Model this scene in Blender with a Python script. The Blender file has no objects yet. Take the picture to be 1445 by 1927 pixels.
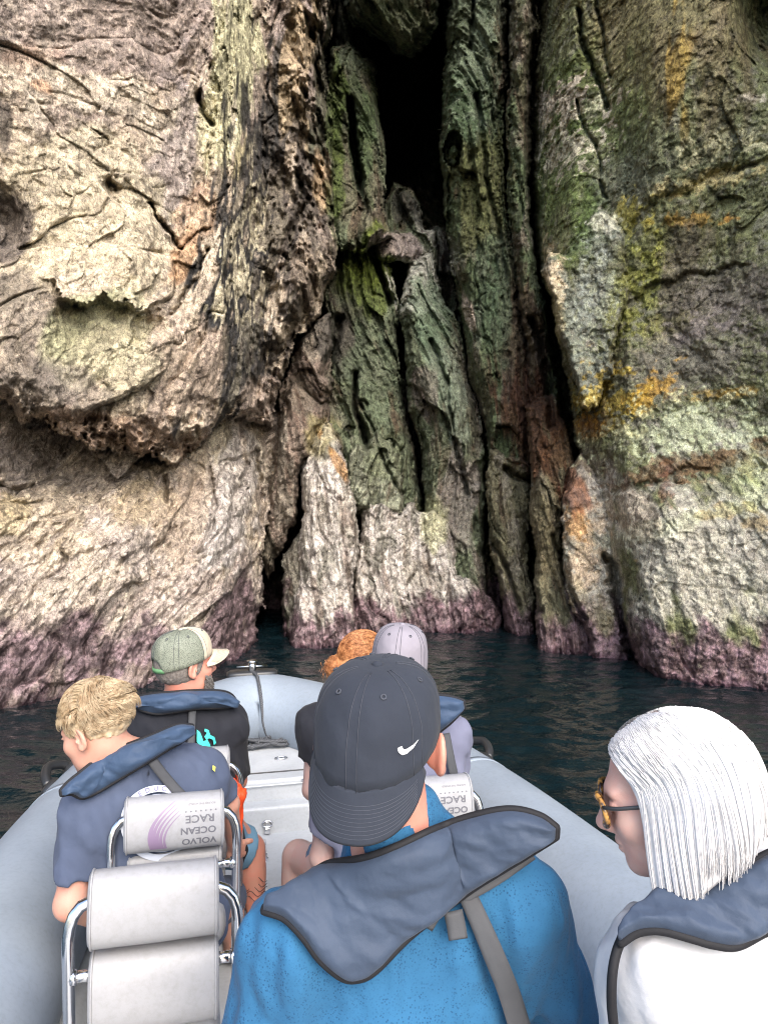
import bpy, bmesh, math, random, time
import numpy as np
from mathutils import Vector, Matrix
random.seed(7)
T0 = time.time()
SC = bpy.context.scene
COL = SC.collection
R = math.radians
# ------------------------------------------------------------------ camera, light, exposure
CAMH = 2.05
FPX = 1450.0                       # focal length in photo pixels (photo 1445 x 1927)
cam_d = bpy.data.cameras.new('camera'); cam = bpy.data.objects.new('camera', cam_d); COL.objects.link(cam)
cam.location = (0, 0, CAMH); cam.rotation_euler = (R(90), 0, 0)
cam_d.sensor_fit = 'VERTICAL'; cam_d.sensor_height = 24.0; cam_d.lens = 24.0 * FPX / 1927.0
cam_d.clip_start = 0.05; cam_d.clip_end = 2000
SC.camera = cam
world = bpy.data.worlds.new('World'); SC.world = world; world.use_nodes = True
wn = world.node_tree.nodes; wl = world.node_tree.links; wn.clear()
sky = wn.new('ShaderNodeTexSky'); sky.sky_type = 'NISHITA'; sky.sun_disc = False
SUN_EL, SUN_AZ = R(38), R(160)      # sun high behind the camera, veiled by cloud
sky.sun_elevation = SUN_EL; sky.sun_rotation = SUN_AZ; sky.air_density = 1.0; sky.dust_density = 2.5; sky.ozone_density = 1.0
bg = wn.new('ShaderNodeBackground'); bg.inputs['Strength'].default_value = 0.15
wo = wn.new('ShaderNodeOutputWorld'); wl.new(sky.outputs[0], bg.inputs[0]); wl.new(bg.outputs[0], wo.inputs[0])
sun_d = bpy.data.lights.new('sun', 'SUN'); sun_d.energy = 1.15; sun_d.angle = R(50); sun_d.color = (1.0, 0.95, 0.88)
sun = bpy.data.objects.new('sun', sun_d); COL.objects.link(sun)
sun.rotation_euler = (math.pi/2 - SUN_EL, 0, math.pi - SUN_AZ)
SC.view_settings.view_transform = 'Standard'; SC.view_settings.look = 'None'
SC.view_settings.exposure = 1.95; SC.view_settings.gamma = 1.0
SC.render.engine = 'CYCLES'
SC.cycles.max_bounces = 6; SC.cycles.diffuse_bounces = 4; SC.cycles.use_denoising = True; SC.cycles.denoiser = 'OPENIMAGEDENOISE'; SC.cycles.denoising_input_passes = 'RGB_ALBEDO_NORMAL'; SC.cycles.denoising_prefilter = 'NONE'; SC.cycles.filter_width = 1.1
SC.cycles.caustics_reflective = False; SC.cycles.caustics_refractive = False

def P(px, py, Y):
    """world point that the photo shows at pixel px,py when it stands Y metres ahead"""
    return np.array([(px-722.5)/FPX*Y, Y, CAMH-(py-963.5)/FPX*Y])
def lin(c):
    return tuple(((v/255.0)/12.92 if v/255.0 <= .04045 else ((v/255.0+.055)/1.055)**2.4) for v in c)
# ------------------------------------------------------------------ noise
def _h(ix, iy, iz, s):
    n = (ix*np.int64(374761393) + iy*np.int64(668265263) + iz*np.int64(2147483647 % 1013904223) + np.int64(s*974634777)) & 0xffffffff
    n = ((n ^ (n >> 13))*np.int64(1274126177)) & 0xffffffff
    n = (n ^ (n >> 16)) & 0xffffffff
    n = (n*np.int64(2654435)) & 0xffffffff
    return (n ^ (n >> 15)) & 0xffffff
def rnd(ix, iy, iz, s): return _h(ix, iy, iz, s).astype(np.float32)/16777216.0
_G = np.array([(1,1,0),(-1,1,0),(1,-1,0),(-1,-1,0),(1,0,1),(-1,0,1),(1,0,-1),(-1,0,-1),(0,1,1),(0,-1,1),(0,1,-1),(0,-1,-1),(1,1,0),(-1,1,0),(0,-1,1),(0,-1,-1)], np.float32)
def noise(x, y, z, s=0):
    x = np.asarray(x, np.float32); y = np.asarray(y, np.float32); z = np.asarray(z, np.float32)
    fx, fy, fz = np.floor(x), np.floor(y), np.floor(z)
    ix, iy, iz = fx.astype(np.int64), fy.astype(np.int64), fz.astype(np.int64)
    dx, dy, dz = x-fx, y-fy, z-fz
    u = dx*dx*dx*(dx*(dx*6-15)+10); v = dy*dy*dy*(dy*(dy*6-15)+10); w = dz*dz*dz*(dz*(dz*6-15)+10)
    def g(a, b, c):
        k = (_h(ix+a, iy+b, iz+c, s) >> 5) & 15
        gg = _G[k]
        return gg[..., 0]*(dx-a)+gg[..., 1]*(dy-b)+gg[..., 2]*(dz-c)
    a0 = g(0,0,0)*(1-u)+g(1,0,0)*u; a1 = g(0,1,0)*(1-u)+g(1,1,0)*u
    b0 = g(0,0,1)*(1-u)+g(1,0,1)*u; b1 = g(0,1,1)*(1-u)+g(1,1,1)*u
    return (a0*(1-v)+a1*v)*(1-w)+(b0*(1-v)+b1*v)*w
def fbm(x, y, z, s=0, o=3, lac=2.03, gain=.5):
    r = 0; a = 1.0; f = 1.0
    for i in range(o):
        r = r+a*noise(x*f, y*f, z*f, s+i*7); a *= gain; f *= lac
    return r
def sstep(a, b, x):
    t = np.clip((x-a)/(b-a), 0, 1); return t*t*(3-2*t)
def worley(x, z, s=0):
    """2D cells: (distance to nearest, second, facet height, cell random)"""
    fx, fz = np.floor(x), np.floor(z); ix, iz = fx.astype(np.int64), fz.astype(np.int64)
    d1 = np.full(x.shape, 9., np.float32); d2 = d1.copy(); h = np.zeros_like(d1); cr = np.zeros_like(d1)
    for a in (-1, 0, 1):
        for b in (-1, 0, 1):
            jx = rnd(ix+a, iz+b, ix*0, s); jz = rnd(ix+a, iz+b, ix*0, s+1)
            ddx = x-(fx+a+jx); ddz = z-(fz+b+jz); d = np.sqrt(ddx*ddx+ddz*ddz)
            gx = rnd(ix+a, iz+b, ix*0, s+2)-.5; gz = rnd(ix+a, iz+b, ix*0, s+3)-.5; r0 = rnd(ix+a, iz+b, ix*0, s+4)
            m = d < d1
            d2 = np.where(m, d1, np.minimum(d2, d))
            h = np.where(m, gx*ddx+gz*ddz+(r0-.5)*.35, h); cr = np.where(m, r0, cr); d1 = np.where(m, d, d1)
    return d1, d2, h, cr
# ------------------------------------------------------------------ materials
def mat(name, base=(.5,.5,.5), rough=.6, metal=0., spec=.5, **kw):
    m = bpy.data.materials.new(name); m.use_nodes = True
    b = m.node_tree.nodes['Principled BSDF']
    b.inputs['Base Color'].default_value = (*base, 1); b.inputs['Roughness'].default_value = rough
    b.inputs['Metallic'].default_value = metal; b.inputs['Specular IOR Level'].default_value = spec
    for k, v in kw.items(): b.inputs[k.replace('_', ' ')].default_value = v
    return m
class NT:
    def __init__(s, m): s.t = m.node_tree; s.n = s.t.nodes; s.l = s.t.links; s.b = s.n['Principled BSDF']
    def add(s, typ, **kw):
        n = s.n.new(typ)
        for k, v in kw.items():
            if hasattr(n, k): setattr(n, k, v)
            else: n.inputs[k.replace('_', ' ')].default_value = v
        return n
    def link(s, a, b): s.l.new(a, b)
    def coord(s, scale=(1,1,1), rot=(0,0,0)):
        tc = s.add('ShaderNodeTexCoord'); mp = s.add('ShaderNodeMapping')
        mp.inputs['Scale'].default_value = scale; mp.inputs['Rotation'].default_value = rot
        s.link(tc.outputs['Object'], mp.inputs[0]); return mp.outputs[0]
    def noise(s, vec, scale, detail=4, rough=.6, out=0):
        n = s.add('ShaderNodeTexNoise'); n.inputs['Scale'].default_value = scale; n.inputs['Detail'].default_value = detail
        n.inputs['Roughness'].default_value = rough; s.link(vec, n.inputs['Vector']); return n.outputs[out]
    def vor(s, vec, scale, feature='F1', out='Distance'):
        n = s.add('ShaderNodeTexVoronoi'); n.feature = feature; n.inputs['Scale'].default_value = scale
        s.link(vec, n.inputs['Vector']); return n.outputs[out]
    def math(s, op, a, b=None, c=None):
        n = s.add('ShaderNodeMath', operation=op)
        for i, v in enumerate((a, b, c)):
            if v is None: continue
            if isinstance(v, (int, float)): n.inputs[i].default_value = v
            else: s.link(v, n.inputs[i])
        return n.outputs[0]
    def ramp(s, fac, stops):
        n = s.add('ShaderNodeValToRGB'); e = n.color_ramp.elements
        while len(e) < len(stops): e.new(.5)
        for el, (p, c) in zip(e, stops):
            el.position = p; el.color = (*c, 1) if len(c) == 3 else c
        s.link(fac, n.inputs[0]); return n.outputs[0]
    def mix(s, fac, a, b, blend='MIX'):
        n = s.add('ShaderNodeMix', data_type='RGBA', blend_type=blend)
        for i, v in ((0, fac), (6, a), (7, b)):
            if isinstance(v, (int, float)): n.inputs[i].default_value = v
            elif isinstance(v, tuple): n.inputs[i].default_value = (*v, 1)
            else: s.link(v, n.inputs[i])
        return n.outputs[2]
    def bump(s, h, strength=.5, dist=.01, normal=None):
        n = s.add('ShaderNodeBump'); n.inputs['Strength'].default_value = strength; n.inputs['Distance'].default_value = dist
        s.link(h, n.inputs['Height'])
        if normal: s.link(normal, n.inputs['Normal'])
        return n.outputs[0]
# ------------------------------------------------------------------ mesh helpers
def mkmesh(name, v, f, m=None, parent=None, smooth=True, **tags):
    v = np.asarray(v, np.float32)
    me = bpy.data.meshes.new(name)
    if isinstance(f, np.ndarray):
        k = f.shape[1]; n = len(f)
        me.vertices.add(len(v)); me.vertices.foreach_set('co', v.ravel())
        me.loops.add(n*k); me.loops.foreach_set('vertex_index', f.astype(np.int32).ravel())
        me.polygons.add(n); me.polygons.foreach_set('loop_start', np.arange(0, n*k, k, dtype=np.int32))
        me.update(calc_edges=True)
    else:
        me.from_pydata([tuple(map(float, a)) for a in v], [], f); me.update()
    if smooth: me.polygons.foreach_set('use_smooth', np.ones(len(me.polygons), bool))
    o = bpy.data.objects.new(name, me); COL.objects.link(o)
    if m: me.materials.append(m)
    if parent: o.parent = parent
    for k_, v_ in tags.items(): o[k_] = v_
    return o
def tag(o, label=None, category=None, group=None, kind=None):
    for k, v in (('label', label), ('category', category), ('group', group), ('kind', kind)):
        if v: o[k] = v
    return o
def setcol(o, cols, name='Col'):
    a = o.data.color_attributes.new(name, 'FLOAT_COLOR', 'POINT')
    c = np.ones((len(cols), 4), np.float32); c[:, :3] = cols; a.data.foreach_set('color', c.ravel())
# ------------------------------------------------------------------ cliff, cave and rocks
def build_cliff():
    s = 2.0
    xs = np.concatenate([np.array([-2600,-2100,-1700,-1400,-1150,-950,-800,-680,-580,-500]), np.arange(-430, -60, 8.), np.arange(-60, 1506, s), np.arange(1510, 1880, 8.), np.array([1950,2050,2200,2400,2700,3100,3600])])
    ys = np.concatenate([np.array([-4200,-3200,-2500,-2000,-1600,-1300,-1050,-880,-740,-620,-520,-430]), np.arange(-360, -40, 8.), np.arange(-40, 1400, s), np.array([1410,1440,1500,1600])])
    PX, PY = np.meshgrid(xs.astype(np.float32), ys.astype(np.float32))
    shp = PX.shape
    # waterline distance of the inlet as a function of the direction
    kx = [-2600,-900, 0, 250, 420, 500, 560, 700, 880, 1000, 1080, 1180, 1445, 2200, 3600]
    ky = [2.6, 5.6, 8.1, 9.15, 10.6, 12.2, 12.0, 13.3, 14.0, 13.0, 11.4, 10.2, 9.25, 7.2, 3.6]
    base = np.interp(PX, kx, ky).astype(np.float32)
    # rough warp so outlines are broken, not drawn with a ruler
    ws = base/10
    wx = fbm(PX*.018, PY*.012, ws*0, 11, 4)*16 + fbm(PX*.09, PY*.07, ws*0, 12, 2)*5
    wy = fbm(PX*.022, PY*.016, ws*0+3, 15, 4)*26 + fbm(PX*.1, PY*.08, ws*0, 16, 2)*7
    cen = np.exp(-((PX-830)/330)**4); wx *= 1-.55*cen; wy *= 1-.5*cen
    QX, QY = PX+wx, PY+wy
    def sd(poly):
        """distance inside (+) / outside (-) of a closed outline, in pixels; only near its box"""
        x0 = min(p[0] for p in poly)-130; x1 = max(p[0] for p in poly)+130; y0 = min(p[1] for p in poly)-130; y1 = max(p[1] for p in poly)+130
        i0, i1 = np.searchsorted(ys, [y0, y1]); j0, j1 = np.searchsorted(xs, [x0, x1])
        i0 = max(0, i0-20); i1 = min(len(ys), i1+20); j0 = max(0, j0-15); j1 = min(len(xs), j1+15)
        sl = (slice(i0, i1), slice(j0, j1))
        x, y = QX[sl], QY[sl]
        d = np.full(x.shape, 1e9, np.float32); ins = np.zeros(x.shape, bool)
        n = len(poly)
        for i in range(n):
            ax, ay = poly[i]; bx, by = poly[(i+1) % n]
            ex, ey = bx-ax, by-ay; L = ex*ex+ey*ey+1e-9
            t = np.clip(((x-ax)*ex+(y-ay)*ey)/L, 0, 1)
            dd = (x-ax-t*ex)**2+(y-ay-t*ey)**2
            d = np.minimum(d, dd)
            if ay != by:
                c = (ay > y) != (by > y)
                ins ^= c & (x < (bx-ax)*(y-ay)/(by-ay)+ax)
        d = np.sqrt(d)
        return sl, np.where(ins, d, -d)
    D = np.full(shp, 99., np.float32); OWN = np.zeros(shp, np.int16)
    # name, outline, depth bottom (None = base curve + k), depth top, y of the two, slope in x (m/px), rounding px, rounding depth
    SL = [
     ('cave', [(590,-300),(900,-300),(900,560),(600,560)], 19, 22, 560, 0, 0, 10, 1),
     ('crevice', [(470,430),(1250,430),(1250,1600),(470,1600)], 15.6, 17.6, 1250, 500, 0, 10, 1),
     ('fissure', [(860,-4500),(1300,-4500),(1300,1400),(860,1400)], 15.3, 15.3, 1250, 0, 0, 10, 1),
     ('left_back', [(560,-4500),(700,-4500),(700,140),(690,460),(560,460)], 14.6, 15.2, 460, 0, .004, 10, 1),
     ('chock', [(655,-4500),(838,-4500),(830,-40),(826,50),(800,85),(775,112),(740,110),(726,80),(700,62),(665,52),(645,10)], 13.6, 12.0, 110, -100, 0, 55, 1.2),
     ('colg', [(622,90),(655,75),(705,110),(716,200),(726,300),(724,400),(735,440),(700,470),(640,470),(612,430),(618,200)], 13.4, 13.8, 440, 90, .004, 38, .8),
     ('hole', [(648,175),(668,190),(676,260),(690,330),(680,400),(664,330),(652,260)], 0,0,0,0,0,0,0),
     ('ledge', [(722,380),(738,345),(768,348),(792,385),(800,430),(818,440),(818,480),(760,500),(715,480)], 14.9, 15.6, 480, 350, 0, 30, .7),
     ('ledge', [(690,430),(722,430),(800,436),(818,470),(770,500),(690,490)], 14.4, 14.6, 480, 430, 0, 26, .6),
     ('panel', [(634,440),(700,430),(726,470),(740,520),(752,570),(748,640),(756,720),(765,800),(786,870),(796,960),(600,980),(596,800),(612,700),(618,600),(600,560),(618,500)], 14.3, 14.6, 950, 440, 0, 34, .8),
     ('lean', [(766,505),(790,466),(820,462),(832,560),(862,612),(880,690),(902,780),(912,900),(914,1010),(918,1240),(840,1240),(800,960),(794,850),(770,770),(762,660),(750,590)], 13.45, 14.3, 1100, 470, .0, 48, 1.0),
     ('hump', [(655,880),(668,835),(690,830),(705,808),(732,830),(745,860),(756,900),(756,965),(700,980),(650,950)], 13.3, 13.5, 950, 820, .0, 30, .7),
     ('colmid', [(560,640),(590,600),(622,590),(628,700),(618,790),(590,850),(566,905),(556,985),(535,1040),(506,1095),(486,1050),(500,960),(518,860),(528,740)], 12.5, 12.3, 1090, 620, 0, 34, .8),
     ('crackrock', [(540,1040),(566,1000),(580,1100),(575,1290),(520,1290),(526,1150)], 12.5, 12.7, 1200, 1040, 0, 24, .6),
     ('slab', [(680,930),(716,932),(738,944),(748,968),(762,948),(778,944),(792,964),(822,968),(846,990),(856,1030),(860,1085),(900,1105),(925,1240),(655,1240),(664,1140),(664,1060),(678,1000)], 13.15, 13.3, 1180, 930, 0, 26, .6),
     ('spire', [(604,786),(622,800),(640,832),(652,880),(664,940),(676,1000),(668,1060),(664,1100),(674,1180),(680,1290),(530,1290),(548,1160),(562,1080),(566,1000),(568,910),(584,830)], 11.95, 12.4, 1215, 790, 0, 32, .8),
     ('boulder', [(905,1112),(925,1120),(942,1160),(950,1240),(875,1240),(882,1150)], 13.35, 13.5, 1180, 1110, 0, 24, .5),
     ('colone', [(846,-4500),(965,-4500),(955,150),(946,280),(960,420),(975,520),(992,640),(1008,760),(1002,860),(998,960),(978,1020),(940,1000),(922,900),(905,790),(880,690),(866,600),(844,500),(835,400),(826,220),(840,100)], 13.6, 12.9, 1000, 0, -.001, 50, 1.3),
     ('coltwo', [(948,-4500),(1030,-4500),(1012,60),(1000,180),(996,400),(1020,560),(1050,720),(1066,860),(1050,1000),(1020,900),(1000,800),(988,640),(968,520),(958,400),(950,250),(958,120)], 13.2, 12.6, 1000, 0, .0, 30, .9),
     ('colfoot', [(918,850),(940,840),(970,860),(996,880),(1002,960),(988,1050),(1006,1120),(1010,1260),(960,1260),(940,1130),(925,1020),(912,930)], 12.95, 13.1, 1190, 850, 0, 30, .8),
     ('colfoot', [(990,760),(1040,740),(1068,800),(1080,880),(1058,960),(1052,1040),(1080,1120),(1130,1190),(1190,1290),(1018,1290),(1010,1180),(1002,1060),(998,900)], 11.5, 12.0, 1228, 780, 0, 34, .9),
     ('buttress', [(1058,950),(1070,880),(1090,850),(1130,900),(1180,1020),(1185,1150),(1195,1200),(1215,1300),(1120,1300),(1096,1180),(1072,1120),(1054,1050)], 10.75, 11.1, 1240, 950, 0, 32, .8),
     ('right', [(1012,-4500),(6000,-4500),(6000,2000),(1215,2000),(1192,1262),(1168,1170),(1160,1100),(1150,1048),(1118,950),(1088,850),(1070,740),(1046,610),(1018,520),(1000,400),(998,200),(1008,60)], None, None, 0, 0, 0, 60, 1.2),
     ('point', [(1130,402),(1150,412),(1172,440),(1182,500),(1178,580),(1150,680),(1120,760),(1092,770),(1066,680),(1048,600),(1036,560),(1022,520),(1036,486),(1062,474),(1090,436),(1112,416)], 10.3, 10.15, 740, 400, -.0006, 18, .34),
     ('low', [(-6000,640),(560,640),(546,660),(530,760),(528,860),(512,960),(500,1050),(488,1110),(494,1190),(500,1300),(498,2000),(-6000,2000)], None, None, 0, 0, 0, 50, .9),
     ('overhang', [(-6000,-4500),(625,-4500),(630,20),(614,120),(630,210),(640,330),(636,420),(628,520),(600,590),(560,635),(540,690),(524,752),(505,806),(476,800),(446,778),(420,785),(392,810),(366,845),(340,876),(318,884),(300,862),(285,850),(268,862),(240,846),(215,835),(180,838),(140,826),(112,800),(84,806),(46,794),(34,768),(0,752),(-120,700),(-6000,620)], None, None, 0, 0, 0, 55, 1.0),
    ]
    names = []; N = {}
    for k, (nm, poly, db, dt, yb, yt, slx, rp, rd) in enumerate(SL):
        N.setdefault(nm, k); kk = N[nm]
        sl, d = sd(poly)
        x, y = PX[sl], PY[sl]
        if nm == 'hole':
            m = d > 0; D[sl] = np.where(m & (D[sl] < 16), D[sl]+1.6*sstep(0, 10, d), D[sl]); continue
        if db is None:
            b = base[sl].copy()
            if nm == 'right':
                b += 0.0
                b += .9*np.exp(-((x-1150)/70)**2)*sstep(900, 300, y)*.6       # gentle hollow
                b -= .55*sstep(780, 1000, y)*sstep(1120, 1260, x)*(1-.3*sstep(1150,1300,y))  # lower pale wall bulges
                b += .5*sstep(1180,1290,y)*0
                b += 1.3*np.exp(-((x-1440)/46)**2-((y-20)/95)**2)               # dark hollow top right
                b -= 1.0*sstep(250,-2500,y)
                b += .35*np.sin(x*.013+y*.006)*sstep(900,500,y)
            elif nm == 'low':
                b += -.15 + .9*sstep(1150, 700, y)
                b += .5*np.exp(-((x-130)/130)**2-((y-860)/90)**2)
            else:
                b = b - .75*sstep(0,600,x)*0 - .35
                b -= .55*np.exp(-((y-640)/230)**2)*np.exp(-((x-330)/280)**2)   # the nose of the overhang
                b += .9*sstep(500, 640, x)*sstep(700, 200, y)
                b -= .9*sstep(200,-2500,y)
                # shelf line under the upper block, and a pocket at the left edge
                wq = wx[sl]; wr = wy[sl]
                sh = 546+.20*(x-110)+1.0*wr+9*np.sin((x-110)*.045)
                b += .15*sstep(0, 16, y-sh)*sstep(90, 10, y-sh)*sstep(85, 140, x+2.2*wq)*sstep(330, 215, x+2.2*wq)
                b += .20*sstep(0, 30, y-sh)*sstep(330, 60, y-sh)*sstep(70, 150, x+wq)*sstep(330, 220, x+wq)
                b -= .12*sstep(-30, 0, y-sh)*sstep(8, 0, y-sh)*sstep(60, 130, x)*sstep(350, 250, x)
                b += .5*np.exp(-((x-5)/40)**2-((y-425)/60)**2)
                # diagonal crack from (280,380) to (345,460) and on up to (470,300)
            dep = b
        else:
            t = np.clip((yb-y)/max(1, yb-yt), -1, 1.6); dep = db+(dt-db)*t + slx*(x-np.mean([p[0] for p in poly]))
        if rp and kk not in (N.get('low'), N.get('overhang'), N.get('right')): rp *= .72
        if rp:
            q = np.clip(1-d/rp, 0, 1); dep = dep+rd*(1-np.sqrt(np.maximum(0, 1-q*q*.98)))
        m = (d > 0) & (dep < D[sl])
        D[sl] = np.where(m, dep, D[sl]); OWN[sl] = np.where(m, kk, OWN[sl])
    # ---------- world position before detail
    RX = (PX-722.5)/FPX; RZ = -(PY-963.5)/FPX
    X, Y, Z = RX*D, D.copy(), CAMH+RZ*D
    isl = np.isin(OWN, [N['low'], N['overhang']]); isr = np.isin(OWN, [N['right'], N['point'], N['buttress']]); over = OWN == N['overhang']; low = OWN == N['low']
    colm = ~(isl | isr)
    # tilted strata frames: a = across the bedding, b = along it
    ang = np.where(low, R(28), np.where(over, R(14), np.where(isr, R(-12), R(-9)))).astype(np.float32)
    ang = ang + .25*noise(X*.25, Y*.25, Z*.25, 5)
    ca, sa = np.cos(ang), np.sin(ang)
    U = X*ca-Z*sa; V = X*sa+Z*ca
    W = Y; VV = V*np.where(colm, .42, np.where(low, .36, np.where(isr, .9, .55))).astype(np.float32)
    big = fbm(U*.55, W*.3, V*.22, 21, 3)*.55
    col = fbm(U*1.6, W*.6, V*.28, 31, 4, gain=.55)
    rid = 1-np.abs(noise(U*1.9, W*.8, V*.33, 41))*2.6
    crk = np.clip(1-np.abs(fbm(U*1.5+.7*noise(U*2, W, V*2, 45), W*.7, V*.35, 43, 3))*16, 0, 1)**1.6
    crk2 = np.clip(1-np.abs(fbm(U*3.3, W*1.2, V*1.1, 47, 3))*12, 0, 1)**1.6
    d1, d2, fh, cr = worley(U*1.3+.35*noise(U*2, W, V*2, 50), VV*.62+.3*noise(U*2, W, V*2, 51), 52)
    e1 = d2-d1
    worley_d1b, d2b, fh2, cr2 = worley(U*3.6+.3*noise(U*5, W, V*5, 53), VV*2.0+.3*noise(U*5, W, V*5, 54), 57)
    _, _, fh3, cr3 = worley(U*9.5+.3*noise(U*12, W, V*12, 58), VV*6.0, 61)
    fine = fbm(U*7, W*3, V*4.2, 65, 4, gain=.6)
    pit = fbm(X*9, Y*4, Z*9, 68, 3, gain=.65)
    streak = fbm(U*9, W*3, V*1.1, 69, 3, gain=.6)
    rough_l = np.where(over, 1., np.where(low, .75, .6))
    disp = -big*np.where(isl, .42, .6)
    # left side: chunky blocks, right columns: long ribs, right wall: pitted
    _, d2c, fh4, cr4 = worley(U*22+.2*fine, V*13+.2*pit, 63)
    e2 = d2b-worley_d1b; 
    chip = np.clip(noise(U*.5, W*.5, V*.5, 77)+.35, 0, 1)
    disp += np.where(isl, -fh*.42-fh2*(.13+.17*chip)-fh3*(.04+.06*chip)-fh4*.016, np.where(isr, -fh*.12-fh2*.07-fh3*.045-fh4*.03, -fh*.50-fh2*.14-fh3*.05-fh4*.016))
    disp += np.where(colm, -col*.17, np.where(isr, -col*.12, -col*.18))
    disp += sstep(.10, .0, e1)*np.where(isr, .02, .10)*sstep(-.1, .3, noise(U, W, V, 78))
    disp += sstep(.12, .0, e2)*np.where(isr, .01, .035)*sstep(-.1, .3, noise(U*2, W, V*2, 79))
    disp += crk*np.where(colm, .05, 0.)
    disp += -fine*np.where(isl, .036, .022)-pit*np.where(isr, .03, .02)-streak*np.where(low | colm, .085, .02)
    # cragged dark band down the right side of the overhang
    band = np.exp(-((PX-(600-.11*(PY-100)))/75)**2)*sstep(900, 700, PY)*over
    disp += band*(-.55*fbm(X*2.6, Y*1.2, Z*1.5, 71, 4, gain=.6)+.10*crk)
    under = over*sstep(700, 860, PY)
    disp += under*(-.50*fbm(X*2.4, Y*1.2, Z*2.2, 72, 4, gain=.6))
    # single deep cracks with a shape of their own (pixels at the rock)
    def crack(pts, w, dep, own=None):
        nonlocal disp
        x0 = min(p[0] for p in pts)-40; x1 = max(p[0] for p in pts)+40; y0 = min(p[1] for p in pts)-40; y1 = max(p[1] for p in pts)+40
        i0, i1 = np.searchsorted(ys, [y0, y1]); j0, j1 = np.searchsorted(xs, [x0, x1]); s_ = (slice(i0, i1), slice(j0, j1))
        x = PX[s_]+wx[s_]*.8; y = PY[s_]+wy[s_]*.5; d = np.full(x.shape, 1e9, np.float32)
        for (ax, ay), (bx, by) in zip(pts[:-1], pts[1:]):
            ex, ey = bx-ax, by-ay; t = np.clip(((x-ax)*ex+(y-ay)*ey)/(ex*ex+ey*ey), 0, 1)
            d = np.minimum(d, np.hypot(x-ax-t*ex, y-ay-t*ey))
        disp[s_] += dep*np.exp(-(d/w)**2)
    crack([(1086,20),(1100,90),(1118,140),(1128,165),(1142,200)], 5, .35)
    crack([(1120,-40),(1128,40),(1136,90),(1148,150)], 4, .22); crack([(1176,440),(1230,385),(1300,352),(1380,320),(1460,300)], 8, .12); crack([(1200,560),(1290,520),(1400,500)], 6, .15); crack([(1150,930),(1230,905),(1330,880)], 6, .12)
    crack([(1088,190),(1098,225),(1110,262),(1126,300),(1140,370)], 4, .2)
    crack([(1005,0),(1000,150),(996,300),(1003,420),(1020,520)], 9, .8)
    crack([(665,700),(668,760),(690,840)], 5, .8); crack([(700,470),(722,540),(735,570)], 6, .8)
    crack([(640,600),(628,660),(612,700)], 8, .5)
    crack([(1140,1045),(1156,1060),(1152,1100),(1170,1180),(1190,1250)], 7, .7)
    crack([(280,383),(310,430),(345,470)], 4, .3); crack([(345,470),(395,420),(430,350)], 3, .15)
    crack([(325,590),(370,520),(390,470)], 3, .2)
    crack([(900,180),(915,330),(940,450)], 5, .25); crack([(890,0),(885,90)], 4, .25)
    crack([(950,880),(965,900),(1000,905)], 5, .5); crack([(918,1000),(945,1050),(975,1140)], 4, .35)
    crack([(1040,1010),(1060,1080),(1100,1160)], 4, .4); crack([(1000,600),(1030,700),(1040,800)], 7, .6)
    crack([(680,760),(720,860),(755,930)], 3, .25); crack([(810,640),(840,720),(860,840),(880,930)], 4, .3)
    crack([(560,330),(575,380),(550,430)], 9, .4); crack([(600,270),(605,330)], 8, .4)
    crack([(370,180),(385,215),(400,230)], 6, .35); crack([(200,345),(215,360)], 10, .3)
    crack([(310,895),(316,940)], 4, .3); crack([(430,1000),(445,940),(470,870)], 4, .2)
    crack([(480,850),(492,930),(488,1000)], 6, .35); crack([(395,880),(410,950),(380,1040)], 4, .2)
    disp *= np.clip(D/10, .6, 1.5)
    # rounded boulders must still stand in the water
    DD = D+np.clip(disp, -1.3, 1.6)
    X, Y, Z = RX*DD, DD, CAMH+RZ*DD
    # ---------- colour of the rock itself
    def c3(c): return np.array(lin(c), np.float32)
    n1 = fbm(U*.8, W*.5, V*.5, 81, 4); n2 = fbm(U*2.5, W, V*1.0, 85, 4, gain=.6); n3 = fbm(X*6, Y*3, Z*6, 89, 3, gain=.7)
    n4 = fbm(U*5, W*2, V*.9, 93, 3, gain=.6)
    C = np.zeros(shp+(3,), np.float32)
    def lay(mask, c, k=1.0):
        nonlocal C
        m = np.clip(mask*k, 0, 1)[..., None]; C = C*(1-m)+c3(c)*m
    C[:] = c3((120,118,108))
    lay(over*1., (186,168,146)); lay(low*1., (182,168,158)); lay(isr*1., (112,116,84)); 
    cz = np.isin(OWN, [N['colone'], N['coltwo'], N['fissure']]); lay(cz*1., (92,106,76))
    lay(np.isin(OWN, [N['panel'], N['lean'], N['ledge'], N['colg']])*1., (112,122,98)); lay((OWN == N['hump'])*1., (158,162,142))
    lay(np.isin(OWN, [N['slab'], N['spire']])*1., (196,190,184)); lay((OWN == N['colmid'])*1., (136,122,112))
    lay(np.isin(OWN, [N['colfoot']])*1., (128,124,100)); lay((OWN == N['buttress'])*1., (160,148,124)); lay((OWN == N['point'])*1., (122,128,116))
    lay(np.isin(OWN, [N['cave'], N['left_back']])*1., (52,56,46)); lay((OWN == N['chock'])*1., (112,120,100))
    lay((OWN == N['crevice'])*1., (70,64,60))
    # general mottling
    lay(sstep(.05, .45, n1)*isl, (158,142,134), .7); lay(sstep(.1, .5, -n1)*isl, (200,184,160), .7)
    lay(sstep(.15, .5, n2)*isl, (150,136,130), .55); lay(sstep(.2, .55, -n2)*isl, (212,200,178), .5)
    lay(sstep(.05, .45, n2)*colm, (146,140,128), .65); lay(sstep(.1, .5, -n2)*colm, (66,70,52), .6); lay(sstep(.05, .45, n1)*colm, (110,92,80), .45)
    lay(sstep(.25, .6, n4)*colm, (92,66,54), .5)
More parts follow.
